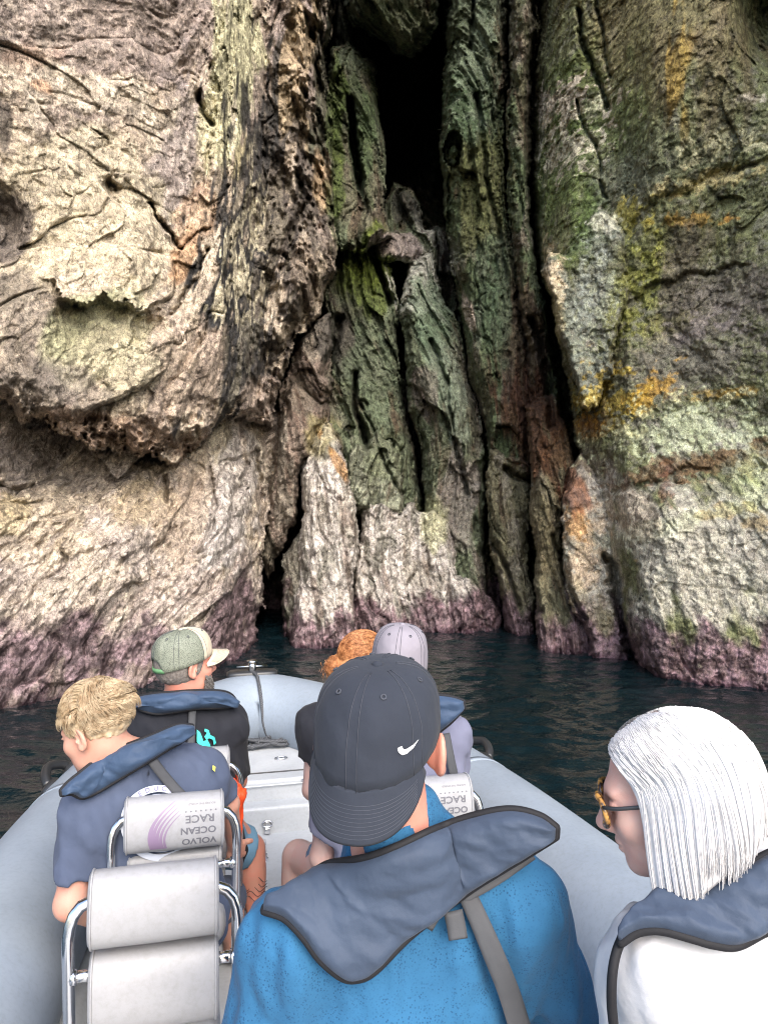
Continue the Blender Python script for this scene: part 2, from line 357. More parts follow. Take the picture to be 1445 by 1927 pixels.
    lay(sstep(.05, .5, n2)*isr, (84,84,66), .8); lay(sstep(.2, .6, -n3)*isr, (160,158,142), .5)
    def blob(px, py, rx, ry, rot, c, k=1., lo=-.05, hi=.35, who=None, nz=None, amp=.6):
        j0, j1 = np.searchsorted(xs, [px-2.2*max(rx, ry), px+2.2*max(rx, ry)]); i0, i1 = np.searchsorted(ys, [py-2.2*max(rx, ry), py+2.2*max(rx, ry)])
        s_ = (slice(i0, i1), slice(j0, j1)); x = PX[s_]-px; y = PY[s_]-py; a = R(rot)
        u = (x*math.cos(a)+y*math.sin(a))/rx; v = (-x*math.sin(a)+y*math.cos(a))/ry
        g = 1-np.sqrt(u*u+v*v); nn = (n2 if nz is None else nz)[s_]
        if who is fr: hi += .18; lo -= .05; k *= .72; amp *= 1.15
        m = sstep(lo, hi, g+nn*amp)*k
        if who is not None: m = m*who[s_]
        C[s_] = C[s_]*(1-m[..., None])+c3(c)*m[..., None]
    fo = over.astype(np.float32); fl = low.astype(np.float32); fr = isr.astype(np.float32); fc = colm.astype(np.float32)
    # left: grey-violet crown, pale yellow panels, black lichen belt, ochre
    blob(200,40,420,150,0,(150,134,128),.75,who=fo); blob(330,290,60,170,10,(146,134,134),.7,who=fo)
    blob(110,400,190,190,0,(194,182,152),.75,who=fo); blob(180,470,150,110,0,(198,184,154),.7,who=fo)
    blob(440,110,50,210,6,(206,202,160),.95,who=fo); blob(400,240,36,90,12,(208,200,156),.8,who=fo); blob(455,300,14,60,20,(214,200,150),.9,who=fo)
    blob(60,110,90,50,0,(176,146,126),.7,who=fo); blob(75,160,36,26,20,(186,130,84),.6,who=fo)
    blob(350,480,24,70,25,(184,138,92),.8,who=fo); blob(370,420,40,80,15,(196,160,124),.6,who=fo)
    blob(485,470,85,340,12,(46,46,48),.93,lo=-.22,hi=.32,who=fo,nz=n4,amp=1.5); blob(430,620,66,200,16,(46,46,48),.93,lo=-.2,hi=.32,who=fo,nz=n4,amp=1.5); blob(470,560,30,200,14,(42,42,44),.8,who=fo,nz=n3,amp=1.2); blob(480,520,60,260,12,(206,196,164),.8,lo=.35,hi=.6,who=fo,nz=n4,amp=1.6); blob(525,170,26,170,8,(56,54,52),.85,who=fo,nz=n4,amp=1.1)
    blob(455,700,60,110,20,(58,56,56),.8,who=fo,nz=n4,amp=1.0); blob(570,420,75,260,6,(92,82,74),.8,who=fo,nz=n4,amp=1.1); blob(610,200,30,160,0,(84,88,66),.8,who=fo,nz=n4)
    blob(10,240,16,70,0,(60,54,56),.7,who=fo); blob(10,420,44,80,0,(84,74,76),.8,who=fo); blob(60,640,80,130,0,(128,118,108),.7,who=fo)
    blob(610,340,26,60,0,(204,172,130),.8,who=fo); blob(560,110,34,150,3,(190,166,128),.7,who=fo,nz=n4,amp=.9); blob(575,490,24,110,0,(160,142,122),.6,who=fo)
    blob(200,640,110,90,10,(188,184,146),.75,who=fo); blob(150,600,70,60,0,(160,160,120),.7,who=fo); blob(240,690,80,80,0,(180,172,142),.6,who=fo)
    blob(100,740,130,46,8,(132,122,112),.7,who=fo); blob(240,820,170,40,12,(150,122,100),.8,who=fo); blob(300,760,26,46,0,(66,60,62),.8,who=fo); blob(350,720,60,130,20,(198,176,156),.6,who=fo)
    blob(500,760,46,60,0,(190,170,156),.7,who=fo)
    blob(140,950,260,110,-24,(196,180,156),.65,who=fl); blob(20,960,60,40,0,(190,172,112),.45,who=fl); blob(230,1060,280,60,-20,(192,178,160),.65,who=fl); blob(330,1010,160,90,-10,(184,172,166),.6,who=fl,nz=n4,amp=1.)
    blob(60,830,140,70,-30,(116,108,104),.75,who=fl,nz=n4); blob(180,880,150,50,-6,(126,116,110),.7,who=fl); blob(270,960,90,60,0,(176,154,104),.4,who=fl)
    blob(370,830,70,60,0,(142,136,112),.6,who=fl); blob(430,950,60,170,8,(190,184,180),.7,who=fl,nz=n4); blob(350,960,50,150,10,(180,160,136),.6,who=fl,nz=n4)
    # centre
    blob(604,830,40,50,0,(150,142,96),.6,who=fc); blob(630,860,12,50,-30,(176,130,70),.7,who=fc); blob(720,860,60,60,0,(122,130,104),.8,who=fc)
    blob(690,520,60,90,0,(88,104,42),.85,who=fc); blob(700,480,50,60,0,(96,110,40),.8,who=fc); blob(650,640,46,90,0,(72,70,68),.7,who=fc); blob(700,720,60,110,0,(104,118,94),.7,who=fc)
    blob(795,530,46,80,0,(200,200,188),.95,lo=-.2,hi=.2,who=fc,nz=n2,amp=.9); blob(810,600,44,90,0,(104,124,100),.8,who=fc); blob(840,730,34,120,-14,(136,150,130),.7,who=fc); blob(800,740,30,60,0,(110,96,92),.6,who=fc)
    blob(855,960,50,110,0,(150,142,136),.7,who=fc); blob(820,980,40,60,0,(176,178,138),.6,who=fc); blob(745,460,60,26,0,(150,138,134),.9,who=fc); blob(760,390,36,36,0,(76,76,70),.8,who=fc)
    blob(735,40,90,70,0,(108,120,92),.6,who=fc); blob(680,250,40,130,0,(66,86,48),.7,who=fc); blob(632,280,22,200,0,(78,96,40),.8)
    blob(880,150,70,300,0,(62,82,56),.75,who=fc); blob(895,100,40,130,0,(120,132,112),.6,who=fc,nz=n3,amp=1.2); blob(910,350,60,120,0,(104,106,66),.7,who=fc)
    blob(985,640,50,180,-8,(92,72,60),.75,who=fc); blob(1000,800,60,120,-8,(96,64,48),.8,who=fc,nz=n4); blob(930,560,40,120,0,(78,96,74),.7,who=fc); blob(1045,850,46,90,0,(104,72,48),.7,who=fc,nz=n4)
    blob(880,590,10,40,-10,(206,190,176),.9,who=fc); blob(1030,1010,40,110,0,(130,122,92),.6,who=fc)
    # right wall
    blob(1250,60,240,170,0,(128,116,84),.8,who=fr); blob(1275,120,26,140,0,(176,146,70),.8,who=fr,nz=n4,amp=.9); blob(1190,140,40,130,0,(104,104,66),.7,who=fr,nz=n4); blob(1350,160,60,140,0,(132,118,96),.6,who=fr,nz=n4)
    blob(1080,160,60,130,0,(70,90,40),.85,who=fr); blob(1060,330,70,150,0,(88,108,54),.85,who=fr); blob(1170,250,60,110,0,(92,108,62),.8,who=fr); blob(1090,420,60,80,0,(76,96,50),.8,who=fr)
    blob(1060,195,80,38,-8,(196,184,170),1.,who=fr,nz=n3,amp=1.1); blob(1120,195,40,16,-35,(190,194,160),.9,who=fr,nz=n3); blob(1065,280,66,44,-25,(192,186,168),1.,lo=0.05,hi=.25,who=fr,nz=n3,amp=1.3)
    blob(1250,300,150,70,-10,(92,98,78),.7,who=fr); blob(1180,350,70,70,0,(108,112,104),.6,who=fr,nz=n3)
    blob(1370,265,90,24,-14,(196,192,158),.9,who=fr,nz=n3,amp=1.0); blob(1410,185,30,10,0,(206,196,180),.9,who=fr,nz=n3); blob(1330,340,120,16,-12,(190,176,130),.85,who=fr,nz=n3,amp=1.1); blob(1300,412,60,16,-4,(196,142,62),.95,who=fr,nz=n3,amp=.8)
    blob(1200,400,40,36,0,(170,160,70),.8,who=fr,nz=n3,amp=.9); blob(1260,480,170,70,-16,(104,106,62),.8,who=fr); blob(1170,580,60,120,30,(140,142,64),.75,who=fr,nz=n3,amp=1.0); blob(1250,610,80,30,-20,(156,156,84),.7,who=fr,nz=n3)
    blob(1330,560,130,110,-10,(96,86,84),.8,who=fr); blob(1115,560,40,110,8,(150,156,150),.75,who=fr,nz=n3,amp=1.); blob(1040,510,22,60,-10,(214,196,166),.9,who=fr,nz=n3); blob(1045,600,14,60,-8,(196,186,150),.8,who=fr,nz=n3); blob(1135,420,30,24,0,(206,206,186),.8,who=fr,nz=n3)
    blob(1280,690,190,80,-14,(120,112,112),.8,who=fr,nz=n3,amp=.9); blob(1370,560,90,60,0,(138,130,126),.5,who=fr,nz=n3,amp=1.2)
    blob(1150,760,80,60,0,(176,154,58),.9,lo=.05,hi=.35,who=fr,nz=n3,amp=1.0); blob(1220,740,60,30,-40,(190,148,52),.9,who=fr,nz=n3,amp=.9); blob(1360,742,90,14,-6,(186,150,70),.85,who=fr,nz=n3); blob(1110,800,40,30,0,(168,108,48),.7,who=fr,nz=n3)
    blob(1120,870,50,56,0,(112,100,96),.8,who=fr); blob(1330,1040,330,230,-8,(192,188,178),.95,lo=.0,hi=.2,who=fr); blob(1330,810,170,60,-8,(188,196,164),.9,lo=.0,hi=.25,who=fr,nz=n3,amp=1.2)
    blob(1270,880,120,22,-16,(98,66,48),.95,lo=.0,hi=.2,who=fr,nz=n3,amp=1.0); blob(1255,910,18,40,0,(104,68,56),.9,who=fr,nz=n3); blob(1390,865,90,26,-10,(100,76,50),.9,lo=0,hi=.2,who=fr,nz=n3,amp=1.1); blob(1370,960,60,18,-10,(128,104,52),.9,lo=0,hi=.2,who=fr,nz=n3); blob(1425,985,40,18,0,(120,100,54),.9,who=fr,nz=n3)
    blob(1410,910,80,60,0,(188,204,140),.45,who=fr); blob(1270,985,200,24,-16,(194,202,164),.5,who=fr); blob(1200,970,60,60,0,(206,190,168),.7,who=fr); blob(1195,1055,10,7,0,(196,160,80),.6,who=fr)
    blob(1095,1040,46,110,0,(190,166,136),.8,who=fr,nz=n3); blob(1085,990,26,40,0,(190,140,70),.7,who=fr,nz=n3); blob(1115,1150,40,80,-30,(126,120,96),.7,who=fr,nz=n4); blob(1075,920,26,70,-20,(120,70,54),.7,nz=n4)
    # dark specks (limpets) on the pale wall
    sp = worley(X*7, Z*7, 97)[0]
    # purple coralline belt above the water, its top broken by the bedding
    zt = .62+.42*n2+.35*n1+np.where(isl, .0, np.where(isr, .06, -.1))
    pm = sstep(.16, -.14, Z-zt)
    pm *= sstep(-.95, -.3, n3+.3)
    lay(pm, (112,90,98), .85)
    lay(pm*sstep(.05, .4, n3), (150,124,134), .5); lay(pm*sstep(.02, .4, -n3), (66,50,56), .75); lay(pm*sstep(.2, .5, -n2)*isl, (150,136,120), .5)
    lay(sstep(.12, -.02, Z), (58,36,50), .8)
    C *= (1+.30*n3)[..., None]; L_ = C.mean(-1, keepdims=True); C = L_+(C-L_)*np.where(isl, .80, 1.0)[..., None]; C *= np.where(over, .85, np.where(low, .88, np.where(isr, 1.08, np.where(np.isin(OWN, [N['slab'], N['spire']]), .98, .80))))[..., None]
    C = np.clip(C, .004, .9)
    # ---------- split: every quad belongs to the nearer rock of its corners
    ny, nx = shp
    idx = np.arange(ny*nx).reshape(ny, nx)
    q = np.stack([idx[:-1, :-1], idx[1:, :-1], idx[1:, 1:], idx[:-1, 1:]], -1).reshape(-1, 4)
    Df = D.ravel()[q]; near = np.argmin(Df, 1); ow = OWN.ravel()[q[np.arange(len(q)), near]]
    V3 = np.stack([X, Y, Z], -1).reshape(-1, 3); Cf = C.reshape(-1, 3)
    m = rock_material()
    groups = [
      (['overhang','low','colmid','colg','left_back','crackrock'], 'cliff_face', None),
      (['right','buttress','colone','coltwo','colfoot','fissure'], 'cliff_wall', None),
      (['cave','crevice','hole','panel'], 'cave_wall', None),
      (['chock'], 'chockstone', ('grey green rock wedged across the top of the dark cleft', 'rock')),
      (['ledge'], 'rock_ledge', ('small grey rocks piled on a ledge inside the dark cave', 'rock')),
      (['lean'], 'leaning_rock', ('tall greenish rock slab with a white crest, leaning below the cave mouth', 'rock')),
      (['hump'], 'rough_rock', ('small rough greenish rock behind the two pale rocks', 'rock')),
      (['slab'], 'rock_slab', ('broad pale grey rock with two humps standing at the waterline', 'rock')),
      (['spire'], 'rock_spire', ('tall pale pointed rock rising straight from the water', 'rock')),
      (['boulder'], 'boulder', ('small purple boulder at the foot of the narrow crack', 'rock')),
      (['point'], 'rock_point', ('grey pointed rock face with a white tip on the green cliff wall', 'rock'))]
    for own, nm, lb in groups:
        sel = np.isin(ow, [N[o] for o in own]); f = q[sel]
        if not len(f): continue
        u, inv = np.unique(f, return_inverse=True)
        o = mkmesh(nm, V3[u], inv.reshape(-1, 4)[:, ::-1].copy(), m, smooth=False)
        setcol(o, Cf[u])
        if lb: tag(o, lb[0], lb[1])
        else: tag(o, kind='structure')
def rock_material():
    m = mat('rock', rough=.82, spec=.3); t = NT(m)
    a = t.add('ShaderNodeVertexColor', layer_name='Col').outputs[0]
    v = t.coord(); vs = t.coord((1,1,.35), (0, R(8), 0))
    n = t.noise(v, 14, 8, .68); n2 = t.noise(vs, 34, 6, .7)
    def facet(vec, scale):
        w = t.add('ShaderNodeTexVoronoi'); w.inputs['Scale'].default_value = scale
        vm = t.add('ShaderNodeVectorMath', operation='ADD'); nv = t.add('ShaderNodeTexNoise'); nv.inputs['Scale'].default_value = scale*.7
        t.link(vec, nv.inputs['Vector']); sc = t.add('ShaderNodeVectorMath', operation='SCALE'); sc.inputs['Scale'].default_value = .5/scale
        t.link(nv.outputs['Color'], sc.inputs[0]); t.link(vec, vm.inputs[0]); t.link(sc.outputs[0], vm.inputs[1]); t.link(vm.outputs[0], w.inputs['Vector'])
        sb = t.add('ShaderNodeVectorMath', operation='SUBTRACT'); t.link(vm.outputs[0], sb.inputs[0]); t.link(w.outputs['Position'], sb.inputs[1])
        cs = t.add('ShaderNodeVectorMath', operation='SUBTRACT'); cs.inputs[1].default_value = (.5, .5, .5); t.link(w.outputs['Color'], cs.inputs[0])
        dt = t.add('ShaderNodeVectorMath', operation='DOT_PRODUCT'); t.link(sb.outputs[0], dt.inputs[0]); t.link(cs.outputs[0], dt.inputs[1])
        return dt.outputs['Value'], w.outputs['Color']
    f1, q1 = facet(v, 13); f2, q2 = facet(vs, 34)
    k = t.ramp(n, [(.3, (.55,.54,.54)), (.5, (.98,.98,.98)), (.72, (1.45,1.42,1.36))])
    c = t.mix(1.0, a, k, 'MULTIPLY')
    k2 = t.ramp(n2, [(.32, (.55,.54,.55)), (.5, (1,1,1)), (.7, (1.3,1.3,1.3))])
    c = t.mix(.7, c, k2, 'MULTIPLY')
    bw = t.add('ShaderNodeRGBToBW'); t.link(q1, bw.inputs[0]); k3 = t.ramp(bw.outputs[0], [(.2, (.82,.80,.80)), (.8, (1.16,1.16,1.14))])
    c = t.mix(1.0, c, k3, 'MULTIPLY')
    def painted_joints(vec, scale, width, dark, warp):  # crack lines darkened in the colour: shade of cracks finer than the mesh, plus stain
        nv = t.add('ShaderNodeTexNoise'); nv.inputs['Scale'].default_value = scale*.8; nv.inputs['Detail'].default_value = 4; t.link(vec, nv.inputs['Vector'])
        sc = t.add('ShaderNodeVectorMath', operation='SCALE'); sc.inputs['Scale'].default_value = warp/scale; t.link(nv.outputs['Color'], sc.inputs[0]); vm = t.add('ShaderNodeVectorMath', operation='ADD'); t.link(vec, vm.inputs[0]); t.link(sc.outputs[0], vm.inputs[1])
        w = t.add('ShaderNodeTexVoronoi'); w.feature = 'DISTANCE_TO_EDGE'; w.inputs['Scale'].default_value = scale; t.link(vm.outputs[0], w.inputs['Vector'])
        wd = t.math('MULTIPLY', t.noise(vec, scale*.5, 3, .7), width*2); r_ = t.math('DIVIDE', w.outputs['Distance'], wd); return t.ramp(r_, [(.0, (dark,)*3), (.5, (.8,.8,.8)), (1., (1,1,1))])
    c = t.mix(t.ramp(t.noise(v, 1.1, 3, .6), [(.42, (.25,.25,.25)), (.58, (1,1,1))]), c, t.mix(1., c, painted_joints(vs, 5.5, .03, .35, 1.6), 'MULTIPLY'))
    c = t.mix(1., c, painted_joints(vs, 17, .045, .5, 1.4), 'MULTIPLY')
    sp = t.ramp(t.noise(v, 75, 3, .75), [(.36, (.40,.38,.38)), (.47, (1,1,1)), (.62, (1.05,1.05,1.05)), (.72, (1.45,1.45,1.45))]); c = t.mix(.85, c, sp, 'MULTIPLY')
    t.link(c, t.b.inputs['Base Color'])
    h = t.math('ADD', t.math('MULTIPLY', f1, 1.0), t.math('MULTIPLY', f2, 1.0))
    h = t.math('ADD', h, t.math('MULTIPLY', n, .035)); h = t.math('ADD', h, t.math('MULTIPLY', n2, .02))
    t.link(t.bump(h, 1.0, .65), t.b.inputs['Normal'])
    # wet and glossier near the waterline
    g = t.add('ShaderNodeNewGeometry'); sx = t.add('ShaderNodeSeparateXYZ'); t.link(g.outputs['Position'], sx.inputs[0])
    mr = t.add('ShaderNodeMapRange'); mr.inputs['From Min'].default_value = .0; mr.inputs['From Max'].default_value = .8
    mr.inputs['To Min'].default_value = .3; mr.inputs['To Max'].default_value = .85; t.link(sx.outputs[2], mr.inputs[0]); t.link(mr.outputs[0], t.b.inputs['Roughness'])
    return m
build_cliff() if not globals().get("NOCLIFF") else None
print('cliff', time.time()-T0)
# ------------------------------------------------------------------ water
def build_water():
    m = mat('sea_water', (.003,.009,.012), .07, spec=.5); m.node_tree.nodes['Principled BSDF'].inputs['IOR'].default_value = 1.33
    t = NT(m); v = t.coord((1,1.5,1)); v2 = t.coord((1.2,2.2,1), (0,0,R(12)))
    h = t.math('ADD', t.math('MULTIPLY', t.noise(v, 2.2, 3, .5), 1.0), t.math('MULTIPLY', t.noise(v2, 6.5, 3, .55), .35))
    t.link(t.bump(h, 1.0, .035), t.b.inputs['Normal'])
    xs = np.concatenate([[-600,-200,-80,-40,-24,-16], np.arange(-11, 11.01, .045), [16,24,40,80,200,600]])
    ys = np.concatenate([[-600,-200,-80,-40,-20,-10,-4], np.arange(-1, 18.01, .04), [22,30]])
    X, Y = np.meshgrid(xs, ys)
    Z = .035*fbm(X*.6, Y*.85, X*0, 201, 2)+.036*fbm(X*1.9+.3*Y, Y*2.9, X*0+4, 205, 2)+.015*noise(X*5+.8*Y, Y*7, X*0+4, 209)
    Z = Z*((np.abs(X) < 11) & (Y > -1) & (Y < 18))
    ny, nx = X.shape; i = np.arange(ny*nx).reshape(ny, nx)
    q = np.stack([i[:-1, :-1], i[:-1, 1:], i[1:, 1:], i[1:, :-1]], -1).reshape(-1, 4)
    tag(mkmesh('water', np.stack([X, Y, Z], -1).reshape(-1, 3), q, m), kind='structure')
build_water()
# ------------------------------------------------------------------ solid modelling by distance fields (bodies, clothes, caps)
class Solid:
    """smooth union / subtraction of tapered limbs and ellipsoids, all in world metres"""
    def __init__(s): s.p = []
    def cone(s, a, b, ra, rb, k=.02, op='u'):
        a = np.array(a, float); b = np.array(b, float)
        s.p.append(('c', a, b, ra, rb, k, op)); return s
    def ell(s, c, r, M=None, k=.02, op='u'):
        s.p.append(('e', np.array(c, float), np.array(r, float), np.eye(3) if M is None else M, 0, k, op)); return s
    def cutc(s, a, b, ra, rb, cut, n, k=.02):            # limb that ends in a flat cut (sleeve)
        s.p.append(('k', np.array(a, float), np.array(b, float), ra, rb, k, 'u', np.array(cut, float), np.array(n, float)/np.linalg.norm(n))); return s
    def plane(s, c, n, k=.01):                           # keep the side the normal points away from
        s.p.append(('p', np.array(c, float), np.array(n, float)/np.linalg.norm(n), 0, 0, k, 'i')); return s
    def copy(s): t = Solid(); t.p = list(s.p); return t
    @staticmethod
    def _one(p, X):
        if p[0] == 'e':
            q = (X-p[1]) @ p[3]; r = p[2]
            k0 = np.linalg.norm(q/r, axis=-1); k1 = np.linalg.norm(q/(r*r), axis=-1)
            return k0*(k0-1)/np.maximum(k1, 1e-6)
        if p[0] == 'p': return (X-p[1]) @ p[2]
        a, b, ra, rb = p[1:5]; ba = b-a; L = ba@ba
        t = np.clip(((X-a)@ba)/L, 0, 1)
        d = np.linalg.norm(X-a-t[..., None]*ba, axis=-1)-(ra+(rb-ra)*t)
        if p[0] == 'k': d = np.maximum(d, (X-p[7])@p[8])
        return d
    def __call__(s, X, infl=0.):
        X = np.asarray(X, float); D = np.full(X.shape[:-1], 9.)
        for p in s.p:
            d = s._one(p, X); k = p[5]
            if p[6] == 'u':
                h = np.maximum(k-np.abs(D-d), 0)/k; D = np.minimum(D, d)-h*h*k/4
            elif p[6] == 's':
                d = -d; h = np.maximum(k-np.abs(D-d), 0)/k; D = np.maximum(D, d)+h*h*k/4
            else:
                h = np.maximum(k-np.abs(D-d), 0)/k; D = np.maximum(D, d)+h*h*k/4
        return D-infl
    def grid(s, lo, hi, vox, extra=None):
        n = np.maximum(4, np.ceil((np.array(hi)-lo)/vox).astype(int)+1)
        ax = [lo[i]+vox*np.arange(n[i]) for i in range(3)]
        D = np.full(n, 9., np.float32)
        for p in s.p:
            k = p[5]
            if p[0] == 'e': r = p[2].max(); b0, b1 = p[1]-r, p[1]+r
            elif p[0] == 'p': b0, b1 = np.array(lo), np.array(hi)
            else: r = max(p[3], p[4]); b0, b1 = np.minimum(p[1], p[2])-r, np.maximum(p[1], p[2])+r
            m = k+3*vox+.012; sl = []
            for i in range(3):
                j0, j1 = np.searchsorted(ax[i], [b0[i]-m, b1[i]+m]); sl.append(slice(j0, j1))
            sl = tuple(sl); sub = D[sl]
            if sub.size == 0: continue
            G = np.stack(np.meshgrid(*[ax[i][sl[i]] for i in range(3)], indexing='ij'), -1)
            d = s._one(p, G).astype(np.float32)
            if p[6] == 'u': h = np.maximum(k-np.abs(sub-d), 0)/k; D[sl] = np.minimum(sub, d)-h*h*k/4
            else:
                if p[6] == 's': d = -d
                h = np.maximum(k-np.abs(sub-d), 0)/k; D[sl] = np.maximum(sub, d)+h*h*k/4
        if extra is not None:
            G = np.stack(np.meshgrid(*ax, indexing='ij'), -1); near = np.abs(D) < .05
            e = np.zeros_like(D); e[near] = extra(G[near]); D = D+e
        return D, np.array(lo, float)
def surfnet(D, lo, vox):
    I = D < 0
    c = np.zeros(tuple(np.array(D.shape)-1), bool); s0 = None
    cnt = np.zeros(c.shape, np.int8)
    for a in (0, 1):
        for b in (0, 1):
            for d in (0, 1):
                cnt += I[a:a+c.shape[0], b:b+c.shape[1], d:d+c.shape[2]]
    cell = (cnt > 0) & (cnt < 8); ids = np.full(c.shape, -1, np.int64); ij = np.argwhere(cell); ids[cell] = np.arange(len(ij))
    acc = np.zeros((len(ij), 3)); w = np.zeros(len(ij))
    offs = [(a, b, d) for a in (0, 1) for b in (0, 1) for d in (0, 1)]
    for o1 in offs:
        for ax in range(3):
            if o1[ax]: continue
            o2 = list(o1); o2[ax] = 1
            v1 = D[tuple((ij+o1).T)]; v2 = D[tuple((ij+o2).T)]
            m = (v1 < 0) != (v2 < 0); t = np.where(m, v1/np.where(v1 == v2, 1, v1-v2), 0)
            p = np.array(o1, float)+np.eye(3)[ax]*t[:, None]
            acc[m] += p[m]; w[m] += 1
    V = (ij+acc/np.maximum(w, 1)[:, None])*vox+lo
    F = []
    for ax in range(3):
        b, d = [(1, 2), (2, 0), (0, 1)][ax]
        s1 = [slice(None)]*3; s2 = [slice(None)]*3; s1[ax] = slice(0, -1); s2[ax] = slice(1, None)
        A, B = I[tuple(s1)], I[tuple(s2)]
        e = np.argwhere(A != B); e = e[(e[:, b] > 0) & (e[:, d] > 0) & (e[:, b] < D.shape[b]-1) & (e[:, d] < D.shape[d]-1)]
        if not len(e): continue
        fl = A[tuple(e.T)]
        def at(db, dd):
            q = e.copy(); q[:, b] -= db; q[:, d] -= dd; return ids[tuple(q.T)]
        f = np.stack([at(0, 0), at(1, 0), at(1, 1), at(0, 1)], -1)
        f[~fl] = f[~fl][:, ::-1]; F.append(f)
    F = np.concatenate(F); F = F[(F >= 0).all(1)]
    return V, F
def solid_mesh(sol, patches, extra=None):
    """patches: list of (lo, hi, voxel); all become one mesh"""
    VV, FF, n = [], [], 0
    for lo, hi, vox in patches:
        D, l = sol.grid(np.array(lo, float), np.array(hi, float), vox, extra)
        V, F = surfnet(D, l, vox); VV.append(V); FF.append(F+n); n += len(V)
    return np.concatenate(VV), np.concatenate(FF)
def rot(yaw=0, pitch=0, roll=0):
    """yaw 0 looks along +Y, positive turns left; pitch up positive; roll positive leans to the right"""
    M = Matrix.Rotation(R(yaw), 3, 'Z') @ Matrix.Rotation(R(pitch), 3, 'X') @ Matrix.Rotation(R(roll), 3, 'Y')
    return np.array(M)
def smoothpts(P_, n):
    """Catmull-Rom through the given points, resampled to n"""
    p = np.asarray(P_, float); q = np.vstack([2*p[0]-p[1], p, 2*p[-1]-p[-2]]); out = []
    seg = len(p)-1; fine = []
    for i in range(seg):
        t = np.linspace(0, 1, 24, endpoint=False)[:, None]; a, b, c, d = q[i:i+4]
        fine.append(.5*((2*b)+(-a+c)*t+(2*a-5*b+4*c-d)*t*t+(-a+3*b-3*c+d)*t**3))
    fine = np.vstack(fine+[p[-1:]]); L = np.r_[0, np.cumsum(np.linalg.norm(np.diff(fine, axis=0), axis=1))]
    u = np.linspace(0, L[-1], n)
    return np.stack([np.interp(u, L, fine[:, k]) for k in range(fine.shape[1])], -1)
def tube_vf(path, r, seg=10, closed=False, caps=True, flat=1.0):
    p = np.asarray(path, float); n = len(p); r = np.broadcast_to(np.asarray(r, float), (n,))
    T = np.gradient(p, axis=0) if not closed else np.roll(p, -1, 0)-np.roll(p, 1, 0)
    T /= np.linalg.norm(T, axis=1)[:, None]+1e-12
    u = np.zeros((n, 3)); up = np.array([0, 0, 1.]); 
    if abs(T[0]@up) > .9: up = np.array([1., 0, 0])
    a = up-T[0]*(up@T[0]); a /= np.linalg.norm(a)
    for i in range(n):
        a = a-T[i]*(a@T[i]); a /= np.linalg.norm(a)+1e-12; u[i] = a
    w = np.cross(T, u); th = np.linspace(0, 2*np.pi, seg, endpoint=False)
    V = p[:, None]+r[:, None, None]*(u[:, None]*np.cos(th)[None, :, None]+flat*w[:, None]*np.sin(th)[None, :, None])
    V = V.reshape(-1, 3); F = []
    m = n if closed else n-1
    for i in range(m):
        j = (i+1) % n
        for k in range(seg):
            k2 = (k+1) % seg; F.append([i*seg+k, i*seg+k2, j*seg+k2, j*seg+k])
    F = np.array(F)
    if caps and not closed:
        V = np.vstack([V, p[0], p[-1]]); c0, c1 = len(V)-2, len(V)-1
        e = [[c0, (k+1) % seg, k, k] for k in range(seg)]+[[c1, (n-1)*seg+k, (n-1)*seg+(k+1) % seg, (n-1)*seg+(k+1) % seg] for k in range(seg)]
        return V, F.tolist()+[[a_, b_, c_] for a_, b_, c_, _ in e]
    return V, F.tolist()
def merge(parts):
    V, F, n = [], [], 0
    for v, f in parts:
        V.append(np.asarray(v, float)); F += [[int(i)+n for i in q] for q in f]; n += len(v)
    return np.vstack(V), F
def tube(name, path, r, m, parent=None, seg=10, closed=False, **t):
    v, f = tube_vf(path, r, seg, closed); return mkmesh(name, v, f, m, parent, **t)
def strands(paths, r0, r1, sides=3):
    """many hair strands at once: paths (K, M, 3)"""
    p = np.asarray(paths, float); K, M, _ = p.shape
    T = np.gradient(p, axis=1); T /= np.linalg.norm(T, axis=2)[..., None]+1e-9
    ref = np.zeros_like(T); ref[..., 0] = .3; ref[..., 1] = .8; ref[..., 2] = .5
    u = np.cross(T, ref); u /= np.linalg.norm(u, axis=2)[..., None]+1e-9; w = np.cross(T, u)
    t = np.linspace(0, 1, M); rr = (r0*(1-t)**.6+r1*t)[None, :, None]*np.ones((K, 1, 1))
    th = np.arange(sides)*2*np.pi/sides
    V = p[:, :, None]+rr[..., None]*(u[:, :, None]*np.cos(th)[:, None]+w[:, :, None]*np.sin(th)[:, None])
    V = V.reshape(-1, 3); base = (np.arange(K)*M*sides)[:, None, None]; i = (np.arange(M-1)*sides)[None, :, None]; k = np.arange(sides)[None, None]; k2 = (k+1) % sides
    F = np.stack([base+i+k, base+i+k2, base+i+sides+k2, base+i+sides+k], -1).reshape(-1, 4)
    return V, F
def raymarch(px, py, sdf, y0, y1, off=0.):
    """where the line of sight through a photo pixel meets the solid (points that miss keep y1)"""
    px = np.asarray(px, float); py = np.asarray(py, float)
    d = np.stack([(px-722.5)/FPX, np.ones_like(px), -(py-963.5)/FPX], -1); o = np.array([0, 0, CAMH]); n = np.linalg.norm(d, axis=-1)
    Y = np.full(px.shape, float(y0)); y1 = np.broadcast_to(np.asarray(y1, float), px.shape); hit = np.zeros(px.shape, bool)
    for _ in range(60):
        s = sdf(o+d*Y[..., None])-off; hit |= s < .0008
        Y = np.where(hit, Y, np.minimum(Y+s/n*.9, y1))
    return o+d*Y[..., None]
def relax(G, it=6, k=.5, fix=False):
    for _ in range(it):
        A = G.copy(); A[1:-1] += k*((G[2:]+G[:-2])/2-G[1:-1]); G2 = A.copy(); A[:, 1:-1] += k*((G2[:, 2:]+G2[:, :-2])/2-G2[:, 1:-1]); G = A
    return G
